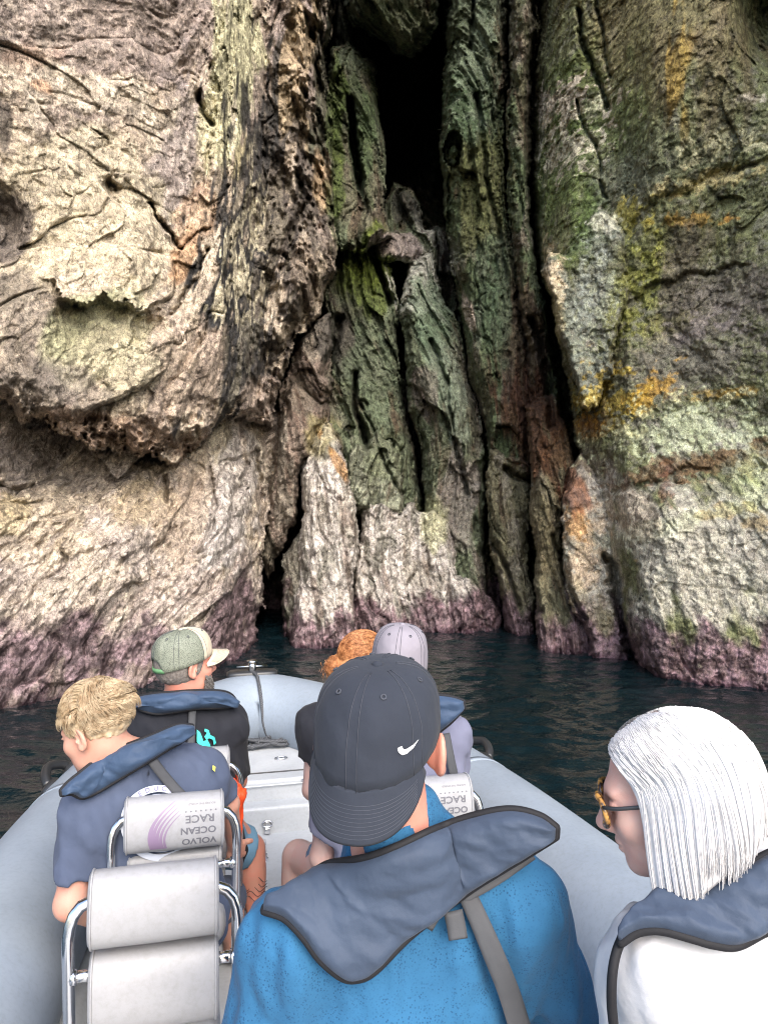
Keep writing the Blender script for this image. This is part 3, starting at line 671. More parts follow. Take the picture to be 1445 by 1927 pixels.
def pad_strip(name, top, bot, sdf, y0, y1, th, m, parent, nu=60, nv=16, edge=.3, trim=None, trim_r=.006, off=.004, wr=0., seed=0, rl=6, lift=None):
    """a padded panel between two outlines, laid over a solid, with real thickness; returns (object, surface grid)"""
    a = smoothpts(top, nu); b = smoothpts(bot, nu); t = np.linspace(0, 1, nv)[:, None, None]
    uv = a[None]*(1-t)+b[None]*t
    yy = y1
    if np.ndim(y1): yy = np.interp(np.linspace(0, 1, nu), np.linspace(0, 1, len(y1)), y1)[None]*np.ones((nv, 1))
    G = raymarch(uv[..., 0], uv[..., 1], sdf, y0, yy, off)
    dirs = (G-np.array([0, 0, CAMH])); dep = G[..., 1].copy()
    # smooth the depth only, so the outline stays
    for _ in range(rl):
        q = dep.copy(); q[1:-1] = (dep[2:]+dep[:-2]+2*dep[1:-1])/4; q[:, 1:-1] = (q[:, 2:]+q[:, :-2]+2*q[:, 1:-1])/4; dep = np.minimum(q, dep+.004)
    G = np.array([0, 0, CAMH])+dirs*(dep/G[..., 1])[..., None]
    du = np.gradient(G, axis=1); dv = np.gradient(G, axis=0); N = np.cross(dv, du); N /= np.linalg.norm(N, axis=-1)[..., None]+1e-9
    if (N[..., 1].mean()) > 0: N = -N
    tu = np.linspace(0, 1, nu)[None]; tv = np.linspace(0, 1, nv)[:, None]
    e = np.minimum(np.minimum(tu, 1-tu)*nu/nv*1.2, np.minimum(tv, 1-tv)); prof = np.sqrt(1-(1-np.clip(e/edge, 0, 1))**2)
    wrk = 0
    if wr: wrk = wr*fbm(G[..., 0]*14+G[..., 2]*9, G[..., 1]*10, G[..., 2]*22, seed, 4)*prof
    O = G+N*((th*(.12+.88*prof)+wrk)[..., None])
    V = np.vstack([O.reshape(-1, 3), G.reshape(-1, 3)]); i = np.arange(nu*nv).reshape(nv, nu); n = nu*nv
    q = np.stack([i[:-1, :-1], i[1:, :-1], i[1:, 1:], i[:-1, 1:]], -1).reshape(-1, 4)
    F = q.tolist()+(q[:, ::-1]+n).tolist()
    lp = np.concatenate([i[0], i[1:, -1], i[-1, ::-1][1:], i[::-1, 0][1:-1]])
    for j in range(len(lp)):
        k = lp[(j+1) % len(lp)]; F.append([lp[j], k, k+n, lp[j]+n])
    ob = mkmesh(name, V, F, m, parent)
    bm = bmesh.new(); bm.from_mesh(ob.data); bmesh.ops.recalc_face_normals(bm, faces=bm.faces); bm.to_mesh(ob.data); bm.free()
    if trim:
        mid = (O.reshape(-1, 3)[lp]+G.reshape(-1, 3)[lp])/2; mid = (np.roll(mid, 1, 0)+np.roll(mid, -1, 0)+2*mid)/4
        tube('piping', mid, trim_r, trim, ob, 8, closed=True)
    return ob, O
def ribbon(name, pts, w, sdf, y0, y1, m, parent, th=.0025, n=40, off=.004):
    p = smoothpts(pts, n); T = np.gradient(p, axis=0); T /= np.linalg.norm(T, axis=1)[:, None]; N = np.stack([-T[:, 1], T[:, 0]], -1)
    w = np.interp(np.linspace(0, 1, n), np.linspace(0, 1, len(np.atleast_1d(w))), np.atleast_1d(w))[:, None]
    return pad_strip(name, p-N*w/2, p+N*w/2, sdf, y0, y1, th, m, parent, nu=n, nv=6, edge=.2, off=off, rl=2)[0]
def flat_shapes(name, polys, sdf, y0, y1, m, parent, off=.0012, sub=8):
    """printed shapes (closed pixel outlines) laid on a solid"""
    from mathutils.geometry import tessellate_polygon
    parts = []
    for poly in polys:
        p = [Vector((a, b, 0)) for a, b in poly]
        bm = bmesh.new(); vs = [bm.verts.new(v) for v in p]
        for tr in tessellate_polygon([p]):
            try: bm.faces.new([vs[i] for i in tr])
            except ValueError: pass
        for _ in range(5):
            es = [e for e in bm.edges if e.calc_length() > sub]
            if not es: break
            bmesh.ops.subdivide_edges(bm, edges=es, cuts=1, use_grid_fill=False); bmesh.ops.triangulate(bm, faces=bm.faces)
        v = np.array([x.co for x in bm.verts]); bm.verts.index_update(); f = [[x.index for x in q.verts] for q in bm.faces]; bm.free()
        W = raymarch(v[:, 0], v[:, 1], sdf, y0, y1, off); parts.append((W, f))
    v, f = merge(parts); return mkmesh(name, v, f, m, parent, smooth=True)
def text_mesh(txt, size=1., sx=1., bold=0.):
    c = bpy.data.curves.new('lettering', 'FONT'); c.body = txt; c.size = size; c.offset = bold; c.resolution_u = 3
    o = bpy.data.objects.new('lettering', c); COL.objects.link(o)
    dg = bpy.context.evaluated_depsgraph_get(); me = bpy.data.meshes.new_from_object(o.evaluated_get(dg))
    v = np.array([x.co for x in me.vertices])[:, :2]*[sx, 1]; f = [list(p.vertices) for p in me.polygons]
    bpy.data.objects.remove(o); bpy.data.curves.remove(c); bpy.data.meshes.remove(me)
    return v, f
def box_vf(c, s, M=None, bev=0.):
    bm = bmesh.new(); bmesh.ops.create_cube(bm, size=1.0)
    for v in bm.verts: v.co = Vector((v.co.x*s[0], v.co.y*s[1], v.co.z*s[2]))
    if bev: bmesh.ops.bevel(bm, geom=list(bm.edges), offset=bev, segments=3, profile=.5, affect='EDGES')
    bm.verts.index_update(); v = np.array([x.co for x in bm.verts]); f = [[x.index for x in q.verts] for q in bm.faces]; bm.free()
    if M is not None: v = v @ np.asarray(M).T
    return v+np.array(c), f
# ------------------------------------------------------------------ the inflatable boat
BO = np.array([0.42, 0.0]); BF = np.array([-.242, .970]); BS = np.array([.970, .242])
def B(s, l, z):
    p = BO+BF*s+BS*l; return np.array([p[0], p[1], z])
BM = np.array([[BS[0], BF[0], 0], [BS[1], BF[1], 0], [0, 0, 1]])      # local (l, s, z) -> world
def boatpath(pts): return np.array([B(*p) for p in pts])
boat = bpy.data.objects.new('inflatable_boat', None); COL.objects.link(boat); 
tag(boat, 'pale grey rigid inflatable boat nosing towards the cave, six people aboard', 'boat')
def pvc_mat(name, c, rough=.55):
    m = mat(name, c, rough, spec=.35); t = NT(m); v = t.coord()
    n = t.noise(v, 3.2, 5, .6); k = t.ramp(n, [(.3, (.86,.87,.88)), (.7, (1.08,1.08,1.07))]); c1 = t.mix(1., c, k, 'MULTIPLY')
    n2 = t.noise(v, 60, 3, .7); k2 = t.ramp(n2, [(.45, (1,1,1)), (.75, (.88,.87,.85))]); t.link(t.mix(1., c1, k2, 'MULTIPLY'), t.b.inputs['Base Color'])
    t.link(t.bump(t.noise(v, 420, 2, .5), .15, .0008), t.b.inputs['Normal']); return m
M_TUBE = pvc_mat('tube_fabric', (.205,.24,.285), .5)
M_TRIM = pvc_mat('rubbing_strip', (.14,.165,.20), .6)
M_DECK = pvc_mat('deck_gelcoat', (.42,.435,.45), .42)
M_PAD = pvc_mat('seat_vinyl', (.25,.25,.26), .45)
M_STEEL = mat('stainless_steel', (.62,.62,.63), .16, 1.0)
M_BLK = mat('black_plastic', (.018,.019,.021), .38)
M_WHT = mat('white_plastic', (.62,.64,.66), .35)
M_GREYLET = mat('grey_print', (.085,.085,.10), .5)
M_PURP = mat('purple_print', (.17,.12,.19), .5)
def cl(s): return float(np.interp(s, [-1.6, 1.0, 2.2, 3.0, 3.5, 3.9, 4.3, 4.7, 5.0, 5.2], [1.06, 1.07, 1.05, 1.0, .93, .84, .71, .52, .31, .12]))
def cz(s): return float(np.interp(s, [-1.6, 2.5, 3.6, 4.4, 5.25], [.57, .58, .62, .68, .74]))
def tube_path():
    ss = [-1.5, -.5, .5, 1.5, 2.2, 2.8, 3.3, 3.7, 4.1, 4.5, 4.8, 5.02]
    L = [(s, -cl(s), cz(s)) for s in ss]+[(5.2, 0, .745)]+[(s, cl(s), cz(s)) for s in ss[::-1]]
    return smoothpts(boatpath(L), 150)
TP = tube_path(); TR = .245
rr = np.full(len(TP), TR); rr[:3] = [.05, .17, .23]; rr[-3:] = [.23, .17, .05]
tb = tube('tube', TP, rr, M_TUBE, boat, 40)
# seams round the tube and the rubbing strip on the outside
T_ = np.gradient(TP, axis=0); T_ /= np.linalg.norm(T_, axis=1)[:, None]; OUT = np.cross(T_, [0, 0, 1.]); OUT /= np.linalg.norm(OUT, axis=1)[:, None]
if (OUT[10]@np.r_[BS, 0]) > 0: OUT = -OUT
sv = []
for i in (18, 38, 55, 66, 84, 95, 112, 131):
    th = np.linspace(0, 2*np.pi, 49)[:-1]; c0 = TP[i]
    ring = c0+(TR+.0005)*(np.cos(th)[:, None]*OUT[i]+np.sin(th)[:, None]*np.array([0, 0, 1.]))
    for dx in (-.02, .02):
        pass
    a = ring-T_[i]*.02; b = ring+T_[i]*.02; o2 = np.r_[a, b]; o3 = o2+(o2-np.r_[[c0]*96])/TR*.0022
    v = np.r_[a, o3[:48], o3[48:], b]; f = []
    for k in range(48):
        k2 = (k+1) % 48
        for q in range(3): f.append([q*48+k, q*48+k2, (q+1)*48+k2, (q+1)*48+k])
    mkmesh('seam_tape', v, f, M_TUBE, tb)
st = TP[4:-4]+OUT[4:-4]*(TR+.004)+np.array([0, 0, -.02]); tube('rubbing_strip', st, .028, M_TRIM, tb, 10)
# inner skirt strip where the tube meets the deck
for sgn, i0, i1 in ((1, 4, 60), (1, 90, 146)):
    pass
# hull below the tubes
hl = [(s, cl(s)*.98, .42) for s in (-1.4, 0, 1.5, 3.0, 4.0, 4.6)]+[(5.1, 0, .5)]
def hull_vf():
    ss = np.linspace(-1.4, 5.1, 30); V = []; F = []
    for s in ss:
        w = max(.03, cl(min(s, 5.2))*.93); k = -.35+.75*max(0, (s-3.6)/1.5)**1.5
        for l, z in ((-w, .5), (-w*.92, .22+.2*max(0, (s-4)/1.1)), (-w*.5, min(.45, k*.4+.02)), (0, min(.5, k)), (w*.5, min(.45, k*.4+.02)), (w*.92, .22+.2*max(0, (s-4)/1.1)), (w, .5)):
            V.append(B(s, l, z))
    for i in range(29):
        for j in range(6): F.append([i*7+j, i*7+j+1, (i+1)*7+j+1, (i+1)*7+j])
    F.append([0, 1, 2, 3, 4, 5, 6]); return V, F
v, f = hull_vf(); mkmesh('hull', v, f, M_DECK, boat)
# floor
FZ = .35
def plate(ss, wf, z, th=.03, inset=0.):
    V, F = [], []
    for s in ss:
        w = wf(s)-inset
        V += [B(s, -w, z), B(s, w, z), B(s, w, z-th), B(s, -w, z-th)]
    n = len(ss)
    for i in range(n-1):
        for k in range(4): F.append([i*4+k, i*4+(k+1) % 4, (i+1)*4+(k+1) % 4, (i+1)*4+k])
    F += [[3, 2, 1, 0], [(n-1)*4+k for k in range(4)]]
    return np.array(V), F
v, f = plate(np.linspace(-1.4, 4.3, 24), lambda s: cl(s)-.12, FZ); fl = mkmesh('deck', v, f, M_DECK, boat, smooth=False)
# coaming: the sloping inner lip along each tube
for sg in (-1, 1):
    V, F = [], []
    ss = np.linspace(-1.2, 4.2, 30)
    for s in ss:
        w = cl(s)
        for dl, z in ((.30, FZ+.001), (.275, FZ+.022), (.262, FZ+.075), (.215, FZ+.115), (.18, FZ+.10), (.16, FZ+.0)): V.append(B(s, sg*(w-dl), z))
    for i in range(29):
        for j in range(5): F.append([i*6+j, i*6+j+1, (i+1)*6+j+1, (i+1)*6+j])
    mkmesh('coaming', V, F, M_DECK, boat)
# bow locker: two steps, hatch, seams, latches, hinge
lk = bpy.data.objects.new('bow_locker', None); COL.objects.link(lk); lk.parent = boat
def wedge(s0, s1, z0, z1, infl=0.):
    ss = np.linspace(s0, s1, 14); V, F = [], []
    for s in ss:
        w = max(.05, cl(s)-.10+infl); 
        V += [B(s, -w, z1), B(s, w, z1), B(s, w, z0), B(s, -w, z0)]
    for i in range(13):
        for k in range(4): F.append([i*4+k, i*4+(k+1) % 4, (i+1)*4+(k+1) % 4, (i+1)*4+k])
    F += [[3, 2, 1, 0], [13*4+k for k in range(4)]]
    bm = bmesh.new(); vs = [bm.verts.new(v) for v in V]; 
    for q in F: bm.faces.new([vs[i] for i in q])
    bmesh.ops.recalc_face_normals(bm, faces=bm.faces)
    ed = [e for e in bm.edges if abs((e.verts[0].co-e.verts[1].co).normalized().dot(Vector((BS[0], BS[1], 0)))) > .99 and e.is_boundary is False and min((Vector(v.co).xy-Vector(BO)).dot(Vector(BF)) for v in e.verts) < s0+.01]
    bmesh.ops.bevel(bm, geom=ed, offset=.018, segments=4, profile=.5, affect='EDGES')
    bm.verts.index_update(); v = np.array([x.co for x in bm.verts]); f = [[x.index for x in q.verts] for q in bm.faces]; bm.free(); return v, f
v, f = wedge(4.30, 5.1, FZ-.02, .60); mkmesh('locker_top', v, f, M_DECK, lk, smooth=False)
v, f = wedge(4.20, 4.40, FZ-.025, .49); mkmesh('locker_step', v, f, M_DECK, lk, smooth=False)
def hatch(s0, s1, l0, l1, z, name='hatch', par=lk):
    c = [(s0, l0), (s0, l1), (s1, l1*.8), (s1, l0*.8)]; parts = []
    V = [B(s, l, z) for s, l in c]+[B(s, l, z+.006) for s, l in c]
    o = mkmesh(name, V, [[3,2,1,0],[4,5,6,7],[0,1,5,4],[1,2,6,5],[2,3,7,6],[3,0,4,7]], M_DECK, par, smooth=False)
    g = [B(s*1.0, l, z+.002) for s, l in c]; g = np.array(g); cen = g.mean(0); g = cen+(g-cen)*1.03
    tube('gasket', np.vstack([np.linspace(g[i], g[(i+1) % 4], 8, endpoint=False) for i in range(4)]), .004, M_BLK, par, 6, closed=True)
    return o
hatch(4.42, 4.92, -.30, .34, .601)
def ringlatch(c, M, r=.03):
    th = np.linspace(0, 2*np.pi, 25)[:-1]; parts = []
    ring = np.array(c)+np.stack([r*np.cos(th), r*.62*np.sin(th), 0*th], -1) @ np.asarray(M).T
    parts.append(tube_vf(ring, .0045, 8, True)); parts.append(box_vf(c, (r*.7, r*.9, .006), M, .002))
    return merge(parts)
v, f = ringlatch(B(4.62, .10, .612), BM, .034); mkmesh('latch', v, f, M_STEEL, lk)
UPR = BM @ np.array(rot(0, 90, 0))
for l in (.02,):
    v, f = merge([ringlatch(B(4.193, -.02, .405), UPR, .026), box_vf(B(4.187, -.02, .37), (.03, .01, .03), BM, .003)]); mkmesh('latch', v, f, M_STEEL, lk)
def hinge(c, M): return merge([box_vf(np.array(c), (.085, .03, .006), M, .002), tube_vf([np.array(c)+M@np.array([-.042, 0, .004]), np.array(c)+M@np.array([.042, 0, .004])], .006, 8)]+[box_vf(np.array(c)+M@np.array([x, .008, .004]), (.008, .008, .004), M, .001) for x in (-.03, 0, .03)])
for l in (.22, -.36): v, f = hinge(B(4.291, l, .585), BM); mkmesh('hinge', v, f, M_STEEL, lk)
tube('seam', [B(4.286, l, .575) for l in np.linspace(-.6, .6, 8)], .003, M_WHT, lk, 6)
# floor hatch with chain-like toggle
v, f = box_vf(B(3.75, -.02, FZ+.004), (.5, .62, .007), BM, .002); hf = mkmesh('floor_hatch', v, f, M_DECK, fl, smooth=False)
v, f = merge([tube_vf([B(4.03-.02*i+.012*math.cos(t), -.06+.010*math.sin(t)*(i % 2)+.004*math.sin(t), FZ+.014+.01*math.cos(t)*((i+1) % 2)) for t in np.linspace(0, 2*np.pi, 13)[:-1]], .003, 6, True) for i in range(9)]+[box_vf(B(4.05, -.06, FZ+.02), (.04, .03, .02), BM, .004)])
mkmesh('toggle_chain', v, f, M_STEEL, fl)
# bow roller plate, bow post and grab handles
i0 = int(np.argmin(np.linalg.norm(TP-B(5.2, 0, .745), axis=1)))
pd = bpy.data.objects.new('bow_bollard', None); COL.objects.link(pd); pd.parent = boat
pc = B(5.24, -.02, .745+TR-.012)
th = np.linspace(0, 2*np.pi, 33)[:-1]; V = []
for k, (r1, z) in enumerate(((1., 0), (1., .018), (.92, .028), (.0, .03))):
    V += [pc+BM@np.array([.165*r1*np.sign(math.cos(t))*abs(math.cos(t))**.6, .07*r1*np.sign(math.sin(t))*abs(math.sin(t))**.6, z-.02*abs(math.cos(t))*0]) for t in th]
F = [[k*32+j, k*32+(j+1) % 32, (k+1)*32+(j+1) % 32, (k+1)*32+j] for k in range(3) for j in range(32)]
mkmesh('base_plate', V, F, M_BLK, pd)
v, f = merge([tube_vf([pc+[0, 0, .02], pc+[0, 0, .085]], [.026, .026], 16), tube_vf([pc+[0, 0, .082], pc+[0, 0, .095]], [.034, .034], 16), tube_vf([pc+BM@np.array([-.1, 0, .055]), pc+BM@np.array([.1, 0, .055])], .008, 8)]); mkmesh('post', v, f, M_STEEL, pd)
def grab(px, side, i, name='grab_handle'):
    c = TP[i]; up = np.array([0, 0, 1.]); dirn = OUT[i]*.78+up*.62; dirn /= np.linalg.norm(dirn); t = T_[i]
    parts = []
    for s in (-.11, .11):
        a = c+dirn*(TR-.012)+t*s; th_ = np.linspace(0, 2*np.pi, 17)[:-1]; w = np.cross(t, dirn)
        V = [a+dirn*h+t*.06*q*math.cos(x)+w*.05*q*math.sin(x) for h, q in ((0, 1), (.018, .95), (.03, .6)) for x in th_]+[a+dirn*.033]
        F = [[k*16+j, k*16+(j+1) % 16, (k+1)*16+(j+1) % 16, (k+1)*16+j] for k in range(2) for j in range(16)]+[[32+j, 32+(j+1) % 16, 48] for j in range(16)]
        parts.append((np.array(V), F))
    arch = smoothpts([c+dirn*(TR+.01)+t*-.11, c+dirn*(TR+.05)+t*-.07, c+dirn*(TR+.075), c+dirn*(TR+.05)+t*.07, c+dirn*(TR+.01)+t*.11], 20)
    parts.append(tube_vf(arch, .022, 10)); v, f = merge(parts); return mkmesh(name, v, f, M_BLK, boat)
def near_i(x, y): return int(np.argmin(np.hypot(TP[:, 0]-x, TP[:, 1]-y)))
grab(0, 0, near_i(*B(3.95, -.84, 0)[:2])); grab(0, 0, near_i(*B(3.9, .84, 0)[:2]))
grab(0, 0, near_i(*B(1.4, 1.07, 0)[:2]))
# inflation valve on the inner face of the starboard tube
iv = near_i(*B(2.07, 1.05, 0)[:2]); dv = -OUT[iv]*.93+np.array([0, 0, .30]); dv /= np.linalg.norm(dv); vc = TP[iv]+dv*(TR-.004); wv = np.cross(T_[iv], dv); th = np.linspace(0, 2*np.pi, 33)[:-1]
V = []
for h, q in ((0, 1.), (.008, 1.), (.012, .93), (.008, .80), (.010, .4), (.012, .0)):
    V += [vc+dv*h+(T_[iv]*math.cos(x)+wv*math.sin(x))*.042*q*(1-.10*(q in (.8,))*(math.cos(4*x) > .3)) for x in th]
F = [[k*32+j, k*32+(j+1) % 32, (k+1)*32+(j+1) % 32, (k+1)*32+j] for k in range(5) for j in range(32)]
vl = mkmesh('valve_cap', V, F, M_WHT, boat)
v, f = merge([box_vf(vc+dv*.013, (.06, .012, .008), np.stack([T_[iv], wv, dv], 1), .002)]); mkmesh('finger_grip', v, f, M_WHT, vl)
# rope led from the bow post and coiled on the locker: a thing of its own
M_ROPE = mat('rope', (.03,.032,.036), .8); t = NT(M_ROPE); n = t.add('ShaderNodeTexWave'); n.inputs['Scale'].default_value = 55; n.inputs['Distortion'].default_value = 1; t.link(t.coord((1,1,1), (.6,.5,.4)), n.inputs['Vector'])
t.link(t.ramp(n.outputs[0], [(.35, (.014,.015,.017)), (.75, (.09,.095,.105))]), t.b.inputs['Base Color'])
rp = [pc+[0, -.03, .06], pc+[0, -.035, .03], B(5.13, .0, .995), B(5.02, .01, .935), B(4.95, .02, .82), B(4.93, .03, .72), B(4.925, .07, .64)]
random.seed(4)
for k in range(46):
    a = k*1.25; r_ = .06+.06*random.random(); rp.append(B(4.85+.045*math.sin(a)*1.3+.02*random.random(), -.03+.15*math.cos(a*.37)+r_*math.cos(a), .622+.022*random.random()+.0006*k))
RP = smoothpts(rp, 460)
tag(tube('rope', RP, .0105, M_ROPE, None, 8), 'black braided rope led down from the bow post and heaped on the white locker', 'rope')
# ------------------------------------------------------------------ seat pods
def pad_vf(c, w, h, th, tilt=0., n=36, e=2.6):
    """upholstered roll: rounded-rectangle section, soft ends, along the boat's beam"""
    V, F = [], []; xs = [-.5, -.5, -.485, -.46, -.3, 0, .3, .46, .485, .5, .5]; sc = [.0, .9, .975, 1, 1, 1.015, 1, 1, .975, .9, 0]
    for x, q in zip(xs, sc):
        for k in range(n):
            a = 2*np.pi*k/n; cy = np.sign(math.cos(a))*abs(math.cos(a))**(2/e)*th/2*q; cz_ = np.sign(math.sin(a))*abs(math.sin(a))**(2/e)*h/2*q
            ct, s_ = math.cos(tilt), math.sin(tilt); V.append(np.array(c)+BM@np.array([x*w, cy*ct-cz_*s_, cy*s_+cz_*ct]))
    m = len(xs)
    for i in range(m-1):
        for k in range(n): F.append([i*n+k, i*n+(k+1) % n, (i+1)*n+(k+1) % n, (i+1)*n+k])
    return np.array(V), F
def lettering(par, c, w, h, th, tilt, lines, face=-1, motif=True, mat_=None, e=2.6):
    """writing wrapped on the aft face of a roll; it reads upside down from behind the seat, as fitted"""
    fb = []
    def wrap(v2):
        # v2: (x across, arc coordinate down from the crest)
        out = []
        S = np.linspace(-math.pi/2-.9, math.pi/2+.4, 400)     # section angle measured from straight aft upward
        cy = -np.sign(np.cos(S))*np.abs(np.cos(S))**(2/e)*th/2; cz_ = np.sign(np.sin(S))*np.abs(np.sin(S))**(2/e)*h/2
        L = np.r_[0, np.cumsum(np.hypot(np.diff(cy), np.diff(cz_)))]; L0 = np.interp(0, S, L)
        ny = -np.gradient(cz_, L+np.arange(400)*1e-9); nz = np.gradient(cy, L+np.arange(400)*1e-9)
        y = np.interp(v2[:, 1]+L0, L, cy)+np.interp(v2[:, 1]+L0, L, ny)*.0012; z = np.interp(v2[:, 1]+L0, L, cz_)+np.interp(v2[:, 1]+L0, L, nz)*.0012
        ct, s_ = math.cos(tilt), math.sin(tilt)
        loc = np.stack([v2[:, 0]*w, y*ct-z*s_, y*s_+z*ct], -1); return np.array(c)+loc@BM.T
    parts = []
    for txt, size, yc, x1, sx in lines:
        v, f = text_mesh(txt, size, sx, .0006 if size > .012 else 0)
        v = v-[0, size*.36]; ww = v[:, 0].max()
        # rotate half a turn: first letter at the right
        v = np.stack([x1*w-(v[:, 0]), -(v[:, 1])], -1); v[:, 1] += yc*h; v[:, 0] /= w; mkmesh('lettering', wrap(v), f, mat_ or M_GREYLET, par, smooth=False)
    if motif:
        sh = []
        for k in range(5):
            t = np.linspace(0, 1, 16); bx = -.26+.035*k; top = .42-.06*k
            xl = bx+.02+(.24-.02*k)*t**2.2-.05*np.sin(t*np.pi)*(1-k*.1); yl = -.44+(top+.44)*t
            xr = xl+.055*(1-t)**.5*(.9-.12*k)+.004
            pts = np.vstack([np.stack([xl, yl*h], -1), np.stack([xr, yl*h], -1)])
            sh.append((wrap(pts), [[i, i+16, i+17, i+1] for i in range(15)]))
        v, f = merge(sh); mkmesh('wing_mark', v, f, M_PURP, par)
        st = []
        for k in range(7):
            x = .10+.05*k; st.append((wrap(np.array([[x, .205*h], [x+.012, .222*h], [x+.024, .205*h], [x+.012, .188*h]])), [[0, 1, 2, 3]]))
        v, f = merge(st); mkmesh('dots', v, f, M_GREYLET, par)
def hoop(s, l, w, ztop, zb, rake, r=.0135, bars=()):
    """bent stainless backrest hoop standing on the deck, with short bars into the rolls"""
    parts = []
    for sg in (-1, 1):
        x = sg*w/2
        pts = [(s+rake+.10, l+sg*(w/2+.01), zb), (s+.05, l+x, zb+.25), (s+.0, l+x, ztop-.16), (s-.0, l+x, ztop-.07), (s+.004, l+sg*(w/2-.015), ztop-.02), (s+.008, l+sg*(w/2-.05), ztop), (s+.01, l+sg*(w/2-.12), ztop)]
        parts.append(tube_vf(smoothpts(boatpath(pts), 40), r, 12))
        for zb_ in bars: parts.append(tube_vf(boatpath([(s, l+x, zb_), (s+.004, l+sg*(w/2-.07), zb_)]), r*.95, 12)); parts.append(tube_vf(boatpath([(s, l+x-sg*.004, zb_), (s+.001, l+x-sg*.018, zb_)]), r*1.25, 12))
    return merge(parts)
def sl_of(x, y):
    d = np.array([x, y])-BO; return float(d@BF), float(d@BS)
def pod(x, y, rolls, hw, ztop, bars, seatz=.84, letter=None, label=None):
    s, l = sl_of(x, y); root = bpy.data.objects.new('seat_pod', None); COL.objects.link(root); root.parent = boat
    v, f = hoop(s, l, hw, ztop, FZ, .05, bars=bars); mkmesh('hoop', v, f, M_STEEL, root)
    for (zc, w, h, th, tilt, ds) in rolls:
        c = B(s+ds, l, zc); v, f = pad_vf(c, w, h, th, tilt); o = mkmesh('roll_cushion', v, f, M_PAD, root)
        if letter and zc == rolls[0][0]: lettering(root, c, w, h, th, tilt, *letter)
        for sg in (-.475, .475):      # welt at each end
            pv = []
            for k in range(36):
                a = 2*np.pi*k/36; e = 2.6; cy = np.sign(math.cos(a))*abs(math.cos(a))**(2/e)*th/2*1.004; cz_ = np.sign(math.sin(a))*abs(math.sin(a))**(2/e)*h/2*1.004
                ct, s_ = math.cos(tilt), math.sin(tilt); pv.append(c+BM@np.array([sg*w, cy*ct-cz_*s_, cy*s_+cz_*ct]))
            tube('welt', pv, .0028, M_PAD, root, 6, closed=True)
    v, f = box_vf(B(s+.30, l, (FZ+seatz-.10)/2+.0), (.26, .50, seatz-.10-FZ), BM, .04); mkmesh('seat_base', v, f, M_DECK, root)
    v, f = box_vf(B(s+.30, l, seatz-.05), (.30, .56, .11), BM, .045); mkmesh('seat', v, f, M_PAD, root)
    return root
LT = ([('VOLVO', .026, -.34, .415, 1.12), ('OCEAN', .026, -.14, .415, 1.12), ('RACE', .029, .065, .40, 1.15), ('ROUND THE WORLD', .008, .33, .41, 1.0)],)
pod(-.528, 1.78, [(1.150, .286, .165, .105, R(-12), 0), (.955, .286, .18, .105, R(-4), .01)], .375, 1.165, (1.0,))
pod(-.615, 2.27, [(1.140, .282, .155, .10, R(-10), 0), (1.02, .27, .05, .06, 0, .03)], .355, 1.16, (1.0,), letter=LT)
pod(-.700, 2.78, [(1.118, .282, .155, .10, R(-10), 0)], .355, 1.128, (1.0,))
pod(.135, 2.43, [(1.135, .282, .155, .10, R(-10), 0)], .355, 1.155, (1.0,), letter=LT)
print('boat', time.time()-T0)
# ------------------------------------------------------------------ people
def skin_mat(name, c, red=.5):
    m = mat(name, c, .48, spec=.35); b = m.node_tree.nodes['Principled BSDF']
    b.inputs['Subsurface Weight'].default_value = .12; b.inputs['Subsurface Radius'].default_value = (.012, .005, .003); b.inputs['Subsurface Scale'].default_value = .5
    t = NT(m); v = t.coord(); n = t.noise(v, 26, 4, .6); c2 = tuple(x*y for x, y in zip(c, (1.12, .82, .80)))
    f = t.ramp(n, [(.38, (0,0,0)), (.7, (red,)*3)]); t.link(t.mix(f, c, c2), t.b.inputs['Base Color'])
    t.link(t.bump(t.noise(v, 260, 3, .6), .35, .0012), t.b.inputs['Normal']); return m
def cloth_mat(name, c, c2=None, rough=.85, weave=700, wrinkle=.35, fuzz=.04):
    m = mat(name, c, rough, spec=.2); t = NT(m); v = t.coord()
    b = m.node_tree.nodes['Principled BSDF']; b.inputs['Sheen Weight'].default_value = fuzz; b.inputs['Sheen Roughness'].default_value = .5
    n = t.noise(v, 9, 4, .55); k = t.ramp(n, [(.3, (.86,.86,.87)), (.7, (1.1,1.1,1.1))]); cc = t.mix(1., c, k, 'MULTIPLY')
    if c2 is not None:
        w = t.vor(v, 230); f = t.ramp(w, [(.22, (1,1,1)), (.42, (0,0,0))]); f2 = t.ramp(t.noise(v, 34, 2, .5), [(.4, (.25,)*3), (.6, (.95,)*3)])
        cc = t.mix(t.math('MULTIPLY', f, f2), cc, c2)
    t.link(cc, t.b.inputs['Base Color'])
    h = t.math('ADD', t.math('MULTIPLY', t.noise(v, 18, 3, .5), 1.), t.math('MULTIPLY', t.noise(v, weave, 1, .5), .04)); t.link(t.bump(h, wrinkle, .012), t.b.inputs['Normal']); return m
def hair_mat(name, c, c2, scale=60, rough=.42):
    m = mat(name, c, rough, spec=.35); t = NT(m); v = t.coord(); n = t.noise(v, scale, 3, .7); t.link(t.ramp(n, [(.35, c), (.65, c2)]), t.b.inputs['Base Color']); return m
SK1 = skin_mat('skin', (.42,.235,.175), .6); SK2 = skin_mat('skin_flushed', (.45,.22,.165), .8); SK3 = skin_mat('skin_woman', (.54,.34,.28), .6); SK4 = skin_mat('skin_tanned', (.20,.115,.085), .4); SK5 = skin_mat('skin_fair', (.42,.29,.26), .4)
C_BLUE = cloth_mat('blue_seersucker', (.020,.092,.185), (.009,.045,.105), weave=900, wrinkle=.5)
